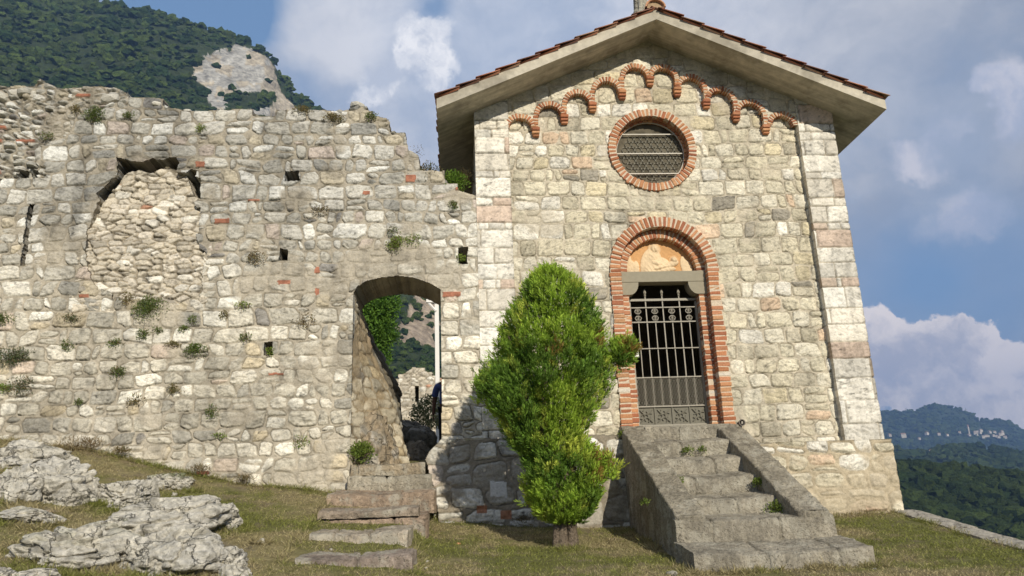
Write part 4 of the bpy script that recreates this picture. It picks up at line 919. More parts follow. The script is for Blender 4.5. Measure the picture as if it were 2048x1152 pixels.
RK = [(45, 935, 170, 95, 'weathered grey rock at the left frame edge against the foot of the wall', 0), (95, 1003, 200, 150, 'largest pale cracked boulder at the far left of the grass', 0),
      (20, 1000, 120, 110, 'grey boulder cut by the left frame edge, beside the largest one', 0), (238, 1010, 150, 95, 'rounded grey boulder right of the largest pale one', 0),
      (335, 975, 115, 62, 'low mossy rock nearest the wall, with green film on top', .8), (320, 1068, 250, 135, 'broad rugged outcrop in the middle of the rock group', 0),
      (430, 1058, 120, 95, 'jagged pale rock at the right tip of the middle outcrop', 0), (215, 1075, 120, 60, 'half-buried rock left of the broad middle outcrop', .3),
      (40, 1045, 150, 50, 'low grey stone below the largest boulder at the left edge', .2), (95, 1030, 34, 22, 'small pinkish stone lying between the boulders on the left', 0),
      (130, 1130, 260, 120, 'wide foreground rock at the bottom left with grass in its cracks', .2), (320, 1145, 270, 150, 'large foreground outcrop at the bottom, left of the grass slope', 0),
      (385, 1150, 130, 100, 'pale rounded rock at the right end of the foreground outcrop', 0), (455, 1145, 90, 85, 'small whitish rock rightmost in the foreground row', 0),
      (480, 1185, 80, 60, 'white-grey rock cut by the bottom edge, right of the row', 0), (12, 1178, 90, 55, 'pale rock in the bottom left corner of the picture', 0), (100, 1190, 120, 40, 'flat pale rock cut by the bottom edge near the left corner', 0),
      (347, 992, 18, 14, 'tiny white stone on top of the middle outcrop', 0), (520, 1088, 30, 18, 'small stone alone in the grass right of the outcrop', 0)]
for k, (x, y, w_, h_, lb, ms) in enumerate(RK):
    P = gpt(x, min(y, 1150)); dist = np.linalg.norm(P-CAM); sc = dist/1590
    if y > 1150: P = P + np.array((0, -.25, -.05))
    W_, H_ = w_*sc*.84, h_*sc*.58; dp = max(W_*.80, .10)
    RP.append((P[0], P[1]+dp*.22, W_, dp)); boulder('rock', (P[0], P[1]+dp*.22, float(gz(P[0], P[1]+dp*.1))+H_*.12), (W_, dp, H_*1.5), 100+k, (.54, .51, .435) if k != 9 else (.45, .34, .25), lb, 6 if w_ > 110 else 5, rot=np.random.default_rng(k).uniform(-25, 25), moss=ms, group='limestone rocks on the grass slope', rough=1.25)
boulder('passage_rock', (-1.22, .46, .78), (.95, .75, 1.35), 311, (.34, .275, .19), 'tan cracked natural rock inside the left foot of the arched passage', 6, rot=20, cuts=14)
boulder('passage_rock', (-.75, 2.2, .75), (.9, 1.2, .9), 312, (.30, .28, .24), 'shaded grey rock lying behind the arched passage', 5, rot=50)
boulder('passage_rock', (-.35, .9, .62), (.34, .7, .42), 313, (.36, .33, .27), 'small rock at the right foot inside the arched passage', 5, rot=10)
boulder('passage_rock', (-.95, 3.6, 1.25), (1.2, 1.0, 1.1), 314, (.28, .27, .24), 'larger shaded boulder further back behind the arched passage', 5)

# ------------------------------------------------------------------ right terrace edging
kb = slab('kerb_slab', (0, 1, 0, 1, 0, 0), -1, None, 1) ; bpy.data.objects.remove(kb)
def kerbs():
    y = -.03
    for k, (L_, lb) in enumerate([(.62, 'grey edging slab touching the right foot of the chapel'), (.75, 'pale flat edging slab, second from the chapel on the terrace edge'), (.70, 'middle edging slab on the terrace edge'), (.75, 'last edging slab, with a broken end, on the terrace edge')]):
        m = MB(); za, zb_ = float(gz(6.0, y))+.035, float(gz(6.0, y-L_))+.035; zc = (za+zb_)/2; x = 6.16-.02*k; n = 16; xs = np.linspace(-.17, .17, 7); ys = np.linspace(0, -L_+.02, 20)
        Xg, Yg = np.meshgrid(xs, ys, indexing='ij'); Zg = zc+.03*(fbm(Xg*5+k*9, (Yg+y)*4, 4, 3)-.5)-.012*(np.abs(Xg) > .16)+(Yg+L_/2)*(za-zb_)/L_
        top = np.stack([Xg+x+.02*(fbm(Yg*4+k, Xg*0, 3, 5)-.5), Yg+y, Zg], -1).reshape(-1, 3); idx = np.arange(140).reshape(7, 20)
        m.add(top, np.stack([idx[:-1, :-1], idx[1:, :-1], idx[1:, 1:], idx[:-1, 1:]], -1).reshape(-1, 4), (.40, .37, .31))
        per = list(idx[:, 0])+list(idx[-1, 1:])+list(idx[::-1, -1][1:])+list(idx[0, ::-1][1:-1]); lo = top[per].copy(); lo[:, 2] -= .35; n_ = len(per)
        m.add(np.concatenate([top[per], lo]), [(i, (i+1) % n_, n_+(i+1) % n_, n_+i) for i in range(n_)], (.34, .31, .26))
        tag(m.build('edging_slab', M['rock'], None, True), lb, 'edging stone', 'edging slabs along the terrace'); y -= L_
kerbs()

# ------------------------------------------------------------------ foliage
def leafquads(P, Dr, ln, wd, rg, fold=.0):
    """rhombic leaves at P pointing along Dr"""
    n = len(P); Dr = Dr/np.linalg.norm(Dr, axis=1)[:, None]; q = rg.normal(size=(n, 3)); s_ = np.cross(Dr, q); s_ /= np.linalg.norm(s_, axis=1)[:, None]+1e-9
    ln = np.broadcast_to(ln, (n,))[:, None]; wd = np.broadcast_to(wd, (n,))[:, None]
    V = np.stack([P, P+Dr*ln*.5+s_*wd*.5, P+Dr*ln, P+Dr*ln*.5-s_*wd*.5], 1).reshape(-1, 3)
    return V, np.arange(4*n).reshape(n, 4)
def plant(pos, size, n, seed, label, cols=((.10, .15, .04), (.07, .11, .03)), name='wall_shrub', ln=.05, wd=.022, dirn=(0, -.6, .5), spread=1.0, squash=(1, .7, .8), cat='shrub', group='plants growing on the old wall', dry=0.0, parent=None):
    rg = np.random.default_rng(seed); d = rg.normal(size=(n, 3)); d /= np.linalg.norm(d, axis=1)[:, None]; d = d*spread+np.array(dirn); d /= np.linalg.norm(d, axis=1)[:, None]
    lump = (.6+.8*fbm3(d*2.3+seed % 13, 3)); r_ = rg.random(n)**.45*size*lump*.62; P = np.array(pos)+d*r_[:, None]*np.array(squash)
    P[:, 1] = np.minimum(P[:, 1], np.array(pos)[1]+.02) if dirn[1] < -.3 else P[:, 1]
    dd = d*.6+rg.normal(size=(n, 3))*.55+np.array((0, -.1, .25)); V, F = leafquads(P, dd, ln*rg.uniform(.6, 1.3, n), wd*rg.uniform(.7, 1.3, n), rg)
    t = rg.random(n)[:, None]; c = np.array(cols[0])*t+np.array(cols[1])*(1-t)
    if dry: m_ = rg.random(n) < dry; c[m_] = np.array((.23, .17, .08))*rg.uniform(.6, 1.2, (m_.sum(), 1))
    c = np.repeat(c, 4, 0); mb_ = MB(); mb_.add(V, F, c)
    for k in range(max(3, int(size*14))):      # stems
        e = d[k]*r_[k]*np.array(squash); mb_.tube([np.array(pos), np.array(pos)+e*.5+np.array((0, 0, .01)), np.array(pos)+e], [.004, .003, .001], 4, (.12, .09, .05))
    o = mb_.build(name, M['leaf'])
    if parent: return under(o, parent)
    return tag(o, label, cat, group)
G1 = ((.13, .17, .045), (.075, .11, .03)); G2 = ((.20, .26, .05), (.12, .18, .03)); G3 = ((.19, .17, .07), (.13, .12, .05)); G4 = ((.09, .12, .05), (.06, .08, .035))
PL = [(190, 228, .30, 520, G1, 0, 'large green shrub hanging on the wall near its top left'), (150, 222, .14, 120, G3, .3, 'thin dry tuft beside the large shrub at the wall top'), (258, 230, .12, 110, G1, .1, 'small green tuft under the wall top, right of the large shrub'),
      (404, 256, .10, 90, G2, 0, 'small bright tuft two courses below the wall top'), (92, 272, .13, 90, G1, .2, 'small tuft beside the loose red tiles at the left of the wall'), (665, 238, .20, 240, G3, .4, 'olive-brown tuft on the wall top left of its peak'), (742, 232, .14, 160, G1, 0, 'green sprig on the right shoulder of the wall peak'),
      (604, 222, .18, 200, G3, .4, 'yellowish low growth on the wall top behind the rock face'), (298, 625, .34, 900, G1, 0, 'dense round green bush in the middle of the wall below the blocked window'), (250, 597, .16, 130, G3, .4, 'brownish tuft left above the round bush'), (18, 712, .30, 620, G4, .1, 'dark green bush at the left frame edge halfway up the wall'),
      (8, 638, .20, 240, G1, 0, 'narrow green bush at the left frame edge above the dark one'), (393, 703, .26, 420, G1, 0, 'flat green cushion bush on the wall right of the round bush'), (138, 640, .17, 130, G4, .3, 'sparse dark tuft left of the round bush'), (37, 772, .22, 260, G4, .3, 'greyish tuft low at the left of the wall'), (5, 778, .16, 160, G2, 0, 'bright green leaves at the left frame edge low on the wall'),
      (285, 668, .15, 150, G1, .1, 'green tuft just below the round bush'), (315, 660, .11, 80, G1, 0, 'tiny tuft to the right just below the round bush'), (230, 687, .15, 120, G1, .1, 'green tuft diagonally left below the round bush'), (368, 660, .13, 90, G1, .1, 'small tuft above the flat cushion bush'), (385, 640, .11, 70, G1, .1, 'tiny sprig higher above the flat cushion bush'),
      (342, 690, .13, 120, G3, .2, 'olive tuft left of the flat cushion bush'), (135, 690, .15, 120, G1, .1, 'green tuft far left, level with the flat cushion bush'), (233, 745, .20, 220, G1, .2, 'leafy tuft low on the wall under the round bush'), (271, 800, .16, 120, G3, .4, 'olive dry tuft in the lower left wall'), (350, 775, .16, 130, G3, .2, 'olive tuft in the lower middle wall'),
      (424, 824, .15, 120, G1, .1, 'small green plant near the foot of the wall in the middle'), (446, 628, .13, 90, G3, .2, 'thin sprig on the wall between the round bush and the passage'), (482, 612, .16, 100, G2, .2, 'yellow-green hanging sprig left of the passage'), (494, 675, .14, 100, G1, .2, 'green tuft left of the small square hole'), (540, 702, .10, 80, G2, 0, 'bright weed growing in the lowest square hole'),
      (605, 640, .20, 130, G3, .6, 'dry twiggy tuft left of the passage arch'), (515, 517, .22, 200, G3, .6, 'dry yellow-brown tuft left of the middle square hole'), (640, 420, .18, 110, G3, .6, 'faint dry tuft on the upper middle of the wall'), (797, 493, .26, 360, G2, .15, 'yellow-green plant above the passage arch'), (826, 480, .13, 110, G2, 0, 'small bright sprig right of the plant above the arch'),
      (788, 462, .12, 60, G1, .2, 'tiny tuft high above the arch plant'), (922, 518, .13, 90, G2, 0, 'weeds in the square hole beside the chapel corner'), (602, 882, .14, 90, G2, .3, 'yellow-green weed on the wall foot left of the passage'), (158, 805, .10, 70, G1, 0, 'tiny weed in the lower left masonry'), (437, 872, .09, 60, G2, 0, 'tiny bright weed near the foot of the wall'), (905, 412, .12, 120, G1, .1, 'dark weed just under the corner shrubs')]
for k, (x, y, s_, n_, cc, dry, lb) in enumerate(PL):
    P = onY(x, y, -.045); q_ = np.random.default_rng(k); plant((P[0], -.035, P[2]), s_*1.1, int(n_*1.7), 200+k, lb, tuple(tuple(z_*1.35 for z_ in c_) for c_ in cc), dry=dry+.08, ln=.030, wd=.012, dirn=(q_.uniform(-.5, .5), -.45, q_.uniform(-.5, .7)), squash=(q_.uniform(.8, 1.5), .5, q_.uniform(.6, 1.1)))
# shrubs in the notch between wall and chapel
P = onY(858, 352, .1); plant((P[0], .15, P[2]), .34, 1100, 260, 'twiggy grey-green shrub on the stepped end of the wall', ((.12, .14, .06), (.09, .10, .045)), dirn=(-.3, 0, .6), dry=.35, squash=(1, 1, 1), ln=.035, wd=.012)
P = onY(905, 368, .2); plant((P[0], .22, P[2]-.03), .36, 1500, 261, 'bright green fern-like shrub beside the chapel corner', ((.19, .30, .045), (.10, .19, .02)), dirn=(0, 0, .6), squash=(1.1, 1, 1), ln=.045, wd=.017)
P = onY(935, 362, .3); plant((P[0], .32, P[2]), .32, 800, 262, 'dark dry brush tucked against the chapel side wall', ((.09, .09, .05), (.07, .06, .035)), dirn=(0, 0, .6), dry=.4, squash=(1, 1, 1), ln=.06, wd=.006)
P = onY(832, 305, .2); plant((P[0], .2, P[2]), .22, 60, 263, 'bare thin twigs leaning from the wall end against the sky', ((.12, .09, .06), (.08, .06, .04)), dirn=(.5, 0, .5), dry=.5, squash=(1, 1, 1), ln=.03, wd=.006)
P = onY(925, 330, .9); plant((P[0], .95, P[2]-.25), .5, 60, 264, 'bare twigs in the shade under the chapel eave', ((.20, .16, .11), (.14, .11, .07)), dirn=(0, 0, .8), dry=.5, squash=(1, 1, 1), ln=.04, wd=.005)
# weeds at the passage, on the stairs and along the wall foot
P = onY(722, 908, -.05); plant((P[0], -.02, P[2]), .26, 700, 270, 'dense bright green weed at the left foot of the passage opening', G2, dirn=(0, -.3, .6), squash=(1, .8, 1), ln=.045, wd=.02, name='weed', cat='weed', group='weeds at the steps')
P = onY(737, 905, -.05)
for k, (x, y, yy, s_, n_, lb) in enumerate([(1347, 963, -1.42, .17, 260, 'green weed by the left parapet halfway down the chapel stairs'), (1523, 966, -1.50, .16, 300, 'bright leafy weed by the right parapet of the chapel stairs'), (1562, 1022, -2.0, .26, 520, 'spreading weed at the lower right corner of the chapel stairs'),
        (1375, 902, -.62, .14, 120, 'low weed along the back of the second stair tread'), (1405, 899, -.62, .10, 70, 'tiny weed in the middle of the second stair tread'), (1290, 1003, -2.2, .07, 60, 'tiny sprig on the shaded side of the left parapet'), (1247, 868, -.1, .12, 130, 'dark weed in the corner of parapet and chapel wall'), (1395, 1015, -1.85, .16, 90, 'brown dry weed at the lower left corner of the chapel stairs')]):
    P = onY(x, y, yy); plant((P[0], yy, P[2]-.02), s_, int(n_*1.3), 280+k, lb, G2 if k != 7 else G3, dirn=(0, -.1, .8), squash=(1.2, .9, .8), ln=.032, wd=.013, name='weed', cat='weed', group='weeds at the steps', dry=0 if k != 7 else .7)
for k, (x, y, s_, lb) in enumerate([(150, 897, .34, 'reddish-brown dry weeds at the wall foot on the far left'), (185, 893, .28, 'tall brown dry weeds at the wall foot behind the boulders'), (245, 902, .14, 'small green-brown tuft at the wall foot right of the brown weeds'), (490, 958, .16, 'dry tuft at the wall foot beyond the mossy rock'), (400, 940, .18, 'brown tuft at the wall foot above the jagged rock'), (1045, 1043, .18, 'dry straw tuft at the chapel foot left of the cypress')]):
    P = onY(x, y, -.12); plant((P[0], -.14, P[2]-.03), s_, 260, 300+k, lb, ((.21, .14, .075), (.15, .11, .05)) if k < 2 else G3, dirn=(0, -.2, .9), squash=(1.5, .8, .8), ln=.06, wd=.007, dry=.6, name='dry_weed', cat='weed', group='dry weeds at the foot of the walls')

# ------------------------------------------------------------------ the cypress
def cypress():
    YC = -1.70; t = empty('cypress', (1.21, YC, -.36), 'bushy bright green cypress with a narrow waist, standing in front of the chapel', 'tree')
    prof = [(541, 1088, 1112), (552, 1068, 1135), (570, 1048, 1165), (600, 1034, 1192), (640, 1008, 1206), (690, 985, 1214), (730, 968, 1220), (765, 950, 1218), (800, 958, 1208), (835, 985, 1192), (870, 1003, 1175), (893, 1015, 1180), (915, 1038, 1205), (945, 1036, 1222), (975, 1036, 1224), (1005, 1046, 1212), (1032, 1062, 1195), (1050, 1098, 1168)]
    pz, pl, pr = [], [], []
    for y, a, b in prof:
        A, B = onY(a, y, YC), onY(b, y, YC); pz.append((A[2]+B[2])/2); pl.append(A[0]); pr.append(B[0])
    pz, pl, pr = np.array(pz)[::-1], np.array(pl)[::-1], np.array(pr)[::-1]
    rg = np.random.default_rng(77); n = 19000; zz = np.linspace(pz[0], pz[-1], 400); rad = (np.interp(zz, pz, pr)-np.interp(zz, pz, pl))/2; pw = np.cumsum(rad+.04); pw /= pw[-1]
    z = np.interp(rg.random(n), pw, zz); th = rg.random(n)*2*math.pi; rr = (np.interp(z, pz, pr)-np.interp(z, pz, pl))/2; cx = (np.interp(z, pz, pr)+np.interp(z, pz, pl))/2
    lump = 1.02+.24*(fbm(np.cos(th)*1.9+z*2.2+7, np.sin(th)*1.9+z*1.1, 3, 33)-.5)*2*np.minimum(1, rr/.3); lump2 = fbm(np.cos(th)*5+z*5, np.sin(th)*5+z*4, 3, 35)
    f_ = .50+.50*rg.random(n)**.5+(rg.random(n) < .06)*rg.random(n)*.12; rsh = np.maximum(rr-.045, .03)*np.clip(lump, .8, 1.10)*f_*(1-.30*sst(.50, .66, lump2)); P = np.stack([cx+rsh*np.cos(th), YC+rsh*.85*np.sin(th), z], 1)
    out = np.stack([np.cos(th), np.sin(th), np.zeros(n)], 1)
    gap_ = (fbm3(P*np.array((5, 5, 3.2))+2, 3) > .37) | (rg.random(n) < .35); P, out, f_ = P[gap_], out[gap_], f_[gap_]
    # the loose tuft sticking out on the right, the shoulder on the left
    for (x, y, r_, k) in ((1240, 712, .19, 520), (1250, 700, .13, 300), (985, 775, .15, 420), (1205, 940, .20, 300)):
        c = onY(x, y, YC-.05); q = rg.normal(size=(k, 3)); q /= np.linalg.norm(q, axis=1)[:, None]; P = np.concatenate([P, c+q*r_*rg.random((k, 1))**.5*np.array((1, .8, .9))]); out = np.concatenate([out, q])
    n = len(P); sd = out*rg.uniform(.25, .8, (n, 1))+np.array((0, 0, 1))*rg.uniform(.45, 1.1, (n, 1))+rg.normal(size=(n, 3))*.22; sd /= np.linalg.norm(sd, axis=1)[:, None]
    q = rg.normal(size=(n, 3)); side = np.cross(sd, q); side /= np.linalg.norm(side, axis=1)[:, None]
    Ls = (.045+.11*rg.random(n)**1.6)[:, None]; Vs, Fs, Cs, off = [], [], [], 0
    GA, GB, GC = np.array((.33, .47, .055)), np.array((.14, .25, .035)), np.array((.52, .58, .10))
    cl = fbm3(P*2.6+4, 3)[:, None]; k1 = sst(.35, .65, cl); base = GB*(1-k1)+GA*k1; k2 = sst(.58, .74, fbm3(P*5+9, 3))[:, None]; base = base*(1-k2)+GC*k2; base = base*rg.uniform(.55, 1.3, (n, 1))
    for (x, y, r_) in ((1198, 915, .17), (1190, 960, .12), (1100, 725, .10), (1190, 690, .10), (1000, 640, .08), (1195, 880, .08), (1255, 705, .12)):
        c = onY(x, y, YC); m_ = (np.hypot(P[:, 0]-c[0], P[:, 2]-c[2]) < r_) & (rg.random(n) < .42); base[m_] = np.array((.30, .20, .05))*rg.uniform(.6, 1.1, (m_.sum(), 1))
    for k in range(9):       # fan of scale-leaf twigs along each spray
        u = k/8; sgn = (-1)**k; a = P+sd*Ls*u*.75; dr = sd*.9+side*sgn*.75*(1-.5*u)+rg.normal(size=(n, 3))*.12
        if k == 8: dr = sd
        V, F = leafquads(a, dr, (Ls*(.62-.25*u)).ravel(), .0125, rg); Vs.append(V); Fs.append(F+off); off += len(V); Cs.append(np.repeat(base*(.85+.4*u), 4, 0))
    under(mesh_np('foliage', np.concatenate(Vs), np.concatenate(Fs), M['leaf'], None, np.concatenate(Cs), False), t)
    # pale seed cones
    m = MB(); k = 0
    while k < 230:
        i = rg.integers(0, min(9000, len(f_))); p = P[i]
        if p[1] > YC or f_[i] < .86: continue
        pr_ = (p-CAM)@UV/((p-CAM)@FV); 
        if p[2] < 1.9+.3*rg.random() or p[2] > 2.75: continue
        v = ICO1*np.array((.0085, .0085, .010))*rg.uniform(.7, 1.1)+p+out[i]*.04; m.add(v, ICO1F, np.array((.34, .42, .22))*rg.uniform(.8, 1.2)); k += 1
    under(m.build('seed_cones', M['leaf']), t)['kind'] = 'stuff'
    # twisted trunk of three fused stems and inner limbs
    m = MB(); cx0 = 1.21
    for (ox, oy, ph, r0) in ((-.075, 0, 0, .055), (.07, -.02, 2, .055), (.0, .04, 4, .06), (-.02, -.05, 1, .05), (.03, -.04, 3.3, .045)):
        zs = np.linspace(-.80, .55, 30); pts = [(cx0+ox+.02*math.sin(z_*7+ph), YC+oy+.02*math.cos(z_*6+ph), z_) for z_ in zs]; pts = [(a_+(a_-cx0)*.5*(1-sst(-.55, -.2, c_)), b_, c_) for a_, b_, c_ in pts]; m.tube(pts, [r0*(1.45-.6*sst(-.55, -.2, z_))*(1+.1*math.sin(z_*19+ph)) for z_ in zs], 12)
    under(m.build('trunk', M['wood'], None, True), t)
    m = MB()
    for k in range(26):
        z0 = rg.uniform(.1, 2.2); a = rg.uniform(0, 6.28); rr_ = float((np.interp(z0+.4, pz, pr)-np.interp(z0+.4, pz, pl))/2)*.7; c_ = float((np.interp(z0, pz, pr)+np.interp(z0, pz, pl))/2)
        m.tube([(c_*.5+cx0*.5, YC, z0), (c_+rr_*.6*math.cos(a), YC+rr_*.5*math.sin(a), z0+.2), (c_+rr_*math.cos(a), YC+rr_*.8*math.sin(a), z0+.5)], [.03, .018, .006], 6)
    zz_ = np.linspace(.4, 2.6, 12); m.tube([(float((np.interp(q_, pz, pr)+np.interp(q_, pz, pl))/2), YC, q_) for q_ in zz_], np.linspace(.09, .015, 12), 8)
    under(m.build('limbs', M['wood'], None, True), t)
ICO1, ICO1F = ico(1)
cypress()

# ------------------------------------------------------------------ grass blades
def grass():
    rg = np.random.default_rng(9); n = 250000; X = rg.uniform(-7.6, 9.0, n); Y = -rg.random(n)**.9*5.2-.02; 
    edge = 6.32+np.clip((-Y-2.0)*1.4, 0, 3.0); dens = fbm(X*1.4, Y*2, 3, 61); k = (X < edge) & (dens > .30) & ~((X > 2.2) & (X < 4.1) & (Y > -3.1)) & ~((X > -1.6) & (X < -.5) & (((Y > -.9) & (rg.random(n) < .8)) | (Y < -1.3) & (Y > -1.66) | (Y < -2.15) & (Y > -2.5) | (Y < -3.0) & (Y > -3.28))) & ~((X > 5.95) & (X < 6.34) & (Y > -2.8))
    X, Y = X[k], Y[k]
    ex = []; 
    for a, b, c_, d_, m_ in ((2.12, 2.26, -3.1, 0, 2600), (3.97, 4.12, -3.1, 0, 2200), (-7, 6.1, -.13, -.02, 9000), (1.0, 1.42, -1.95, -1.5, 1500), (-1.7, -1.58, -3.4, -.2, 1500), (-.48, -.36, -3.4, -.4, 1500), (2.2, 4.15, -3.22, -3.1, 2600), (5.9, 6.0, -2.8, -.05, 1500)): ex.append(np.stack([rg.uniform(a, b, m_), rg.uniform(c_, d_, m_)], 1))
    for (x_, y_, w_, d_) in RP:
        q = int(2200*min(w_+d_, 1.6)); a_ = rg.uniform(0, 6.28, q); s_ = rg.uniform(.38, .62, q); ex.append(np.stack([x_+np.cos(a_)*w_*s_, y_+np.sin(a_)*d_*s_], 1))
    ex = np.concatenate(ex); ex = ex[(ex[:, 1] < -.02)]; ex = ex[fbm(ex[:, 0]*5, ex[:, 1]*5, 2, 71) > .42]; nb_ = len(X); X = np.concatenate([X, ex[:, 0]]); Y = np.concatenate([Y, ex[:, 1]]); n = len(X); Z = gz(X, Y)-.004; P = np.stack([X, Y, Z], 1)
    tall = np.where((Y > -.12) | (np.arange(n) >= nb_), 2.1, 1.0)*np.where(rg.random(n) < .03, 1.7, 1); ln = rg.uniform(.020, .052, n)*tall; d = rg.normal(size=(n, 3))*np.array((.9, .9, .25))+np.array((0, 0, .75))
    V, F = leafquads(P, d, ln, .0065, rg); n1 = fbm(X*1.1, Y*1.6, 4, 3); n2 = fbm(X*6, Y*6, 4, 4); t = sst(.40, .60, n1*.65+n2*.35+rg.normal(size=n)*.05)[:, None]
    c = (np.array((.25, .265, .07))*(1-t)+np.array((.42, .36, .20))*t)*rg.uniform(.5, 1.35, (n, 1))
    tag(mesh_np('grass', V, F, M['leaf'], None, np.repeat(c, 4, 0), False), 'short mown half-dry grass on the slope below wall and chapel', 'grass', None, 'stuff')
grass()
m = MB(); rg = np.random.default_rng(31)
for k, (x, y, s_, c, lb) in enumerate([(917, 1089, .035, (.55, .28, .14), 'small orange pebble in the grass left of the cypress'), (853, 1124, .04, (.50, .47, .40), 'pale pebble in the bottom grass below the steps'), (852, 1137, .03, (.5, .47, .4), 'second pale pebble at the bottom edge below the steps'), (1345, 1150, .08, (.4, .37, .3), 'flat stone at the bottom edge left of the stair foot'), (1749, 1140, .03, (.5, .47, .4), 'pale pebble in the grass right of the stair foot'), (662, 1100, .03, (.5, .47, .4), 'pale pebble in the grass beside the lowest step')]):
    P = gpt(x, y); m = MB(); m.add(*stone_lump((P[0], P[1], P[2]+.005), (s_*1.5, s_, s_*.8), 40+k, c)); tag(m.build('pebble', M['rock'], None, True), lb, 'pebble', 'stones lying in the grass')

# ------------------------------------------------------------------ beyond the passage
def oldwall():
    t = empty('far_ruin', (-1.6, 20, 2.5), 'crumbling stone ruin with an arrow slit, seen far through the passage', 'ruin'); Rb = Rubble(.30, .16, 41, .012)
    prof = [(-3.4, 4.3), (-2.4, 5.02), (-2.25, 5.05), (-2.1, 5.18), (-1.95, 5.30), (-1.85, 5.33), (-1.75, 5.45), (-1.5, 5.50), (-1.36, 5.42), (-1.15, 5.33), (-1.0, 5.22), (-.8, 5.18), (0, 5.05), (1.5, 4.6)]
    def fn(X, Z):
        sd, ids, cx, cz = Rb(X, Z); h = relief(sd, ids, cx, cz, X, Z, prot=.06, mort=0, edge=.05, rough=.02); c = tint(pal(ids, 1, RUB+[(3, (.5, .46, .38))]), sd, ids, X, Z, (.42, .37, .29), 3)
        px, pz = zip(*prof); keep = (cz < np.interp(cx, px, pz)) & (Z < 5.6); s_ = onY(834, 787, 20); keep &= ~((np.abs(X-s_[0]) < .055) & (np.abs(Z-s_[2]) < .30)); return h, c, keep
    sheet('masonry', -3.4, 1.5, 1.2, 5.7, .03, fn, M['stone'], t, thick=.9, y0=20.0, back=True)
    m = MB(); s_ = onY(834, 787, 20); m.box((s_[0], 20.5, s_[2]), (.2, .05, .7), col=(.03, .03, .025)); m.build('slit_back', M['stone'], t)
oldwall()
def leafball(root, name, c, r, n, seed, cols, ln, wd, lum=.4):
    rg = np.random.default_rng(seed); d = rg.normal(size=(n, 3)); d /= np.linalg.norm(d, axis=1)[:, None]; s_ = (1+lum*2*(fbm3(d*1.8+seed % 7, 3)-.5))*rg.random(n)**.35; P = np.array(c)+d*np.array(r)*s_[:, None]
    V, F = leafquads(P, d*.5+rg.normal(size=(n, 3))*.7+np.array((0, 0, .1)), ln*rg.uniform(.6, 1.3, n), wd, rg); t = sst(.35, .65, fbm3(P/np.mean(r)*1.5, 3))[:, None]
    cc = (np.array(cols[0])*t+np.array(cols[1])*(1-t))*rg.uniform(.7, 1.25, (n, 1)); o = mesh_np(name, V, F, M['leaf'], None, np.repeat(cc, 4, 0), False); return under(o, root) if root else o
t = empty('young_tree', (-2.9, 14, 1.6), 'bright green leafy tree behind the left side of the passage', 'tree')
m = MB(); m.tube([(-3.2, 14, 1.4), (-3.0, 14, 3.0), (-2.8, 14, 5.5)], [.12, .09, .03], 8)
for k in range(6): m.tube([(-3.0, 14, 3.0+k*.4), (-3.0+.6*math.cos(k*2.1), 14+.5*math.sin(k*2.1), 3.7+k*.4)], [.04, .012], 6)
m.build('trunk', M['wood'], t, True)
for k, (x, y, r_) in enumerate([(725, 610, 1.0), (765, 612, .62), (735, 660, .85), (762, 665, .55), (748, 715, .55)]):
    P = onY(x, y, 14); leafball(t, 'crown', P, (r_, r_, r_*.9), int(3200*r_), 500+k, ((.14, .26, .035), (.07, .15, .02)), .13, .05)
P = onY(848, 822, 8.0); b_ = leafball(None, 'ivy_bush', (P[0]+.15, 8.0, P[2]-.05), (.5, .4, .42), 2400, 510, ((.38, .37, .20), (.10, .13, .05)), .055, .04); tag(b_, 'pale speckled bush behind the passage, in front of the far ruin', 'bush')
P = onY(826, 868, 5.0); b_ = leafball(None, 'dark_bush', (P[0]-.05, 5.2, P[2]-.1), (.42, .4, .42), 1500, 511, ((.045, .06, .03), (.03, .045, .02)), .06, .03); tag(b_, 'dark shaded bush low behind the passage', 'bush')
# white post frame
A = onY(872, 604, 12.0); B = onY(875, 900, 12.0)
m = MB(); m.box((A[0]+.02, 12.0, (A[2]+1.6)/2), (.125, .12, A[2]-1.6), ch=.008)
po = empty('white_post', (A[0], 12, 1.7), 'tall white wooden post with a short cross arm, seen through the passage', 'post'); m.build('post', M['white'], po)
m = MB(); m.box((A[0]-.10, 11.93, A[2]+.02), (.38, .12, .12), ch=.006); m.build('cross_arm', M['white'], po)
m = MB(); m.tube([(A[0]-.24, 11.93, A[2]-.02), (A[0]+.0, 11.93, A[2]-.30)], .04, 6); m.build('brace', M['white'], po)

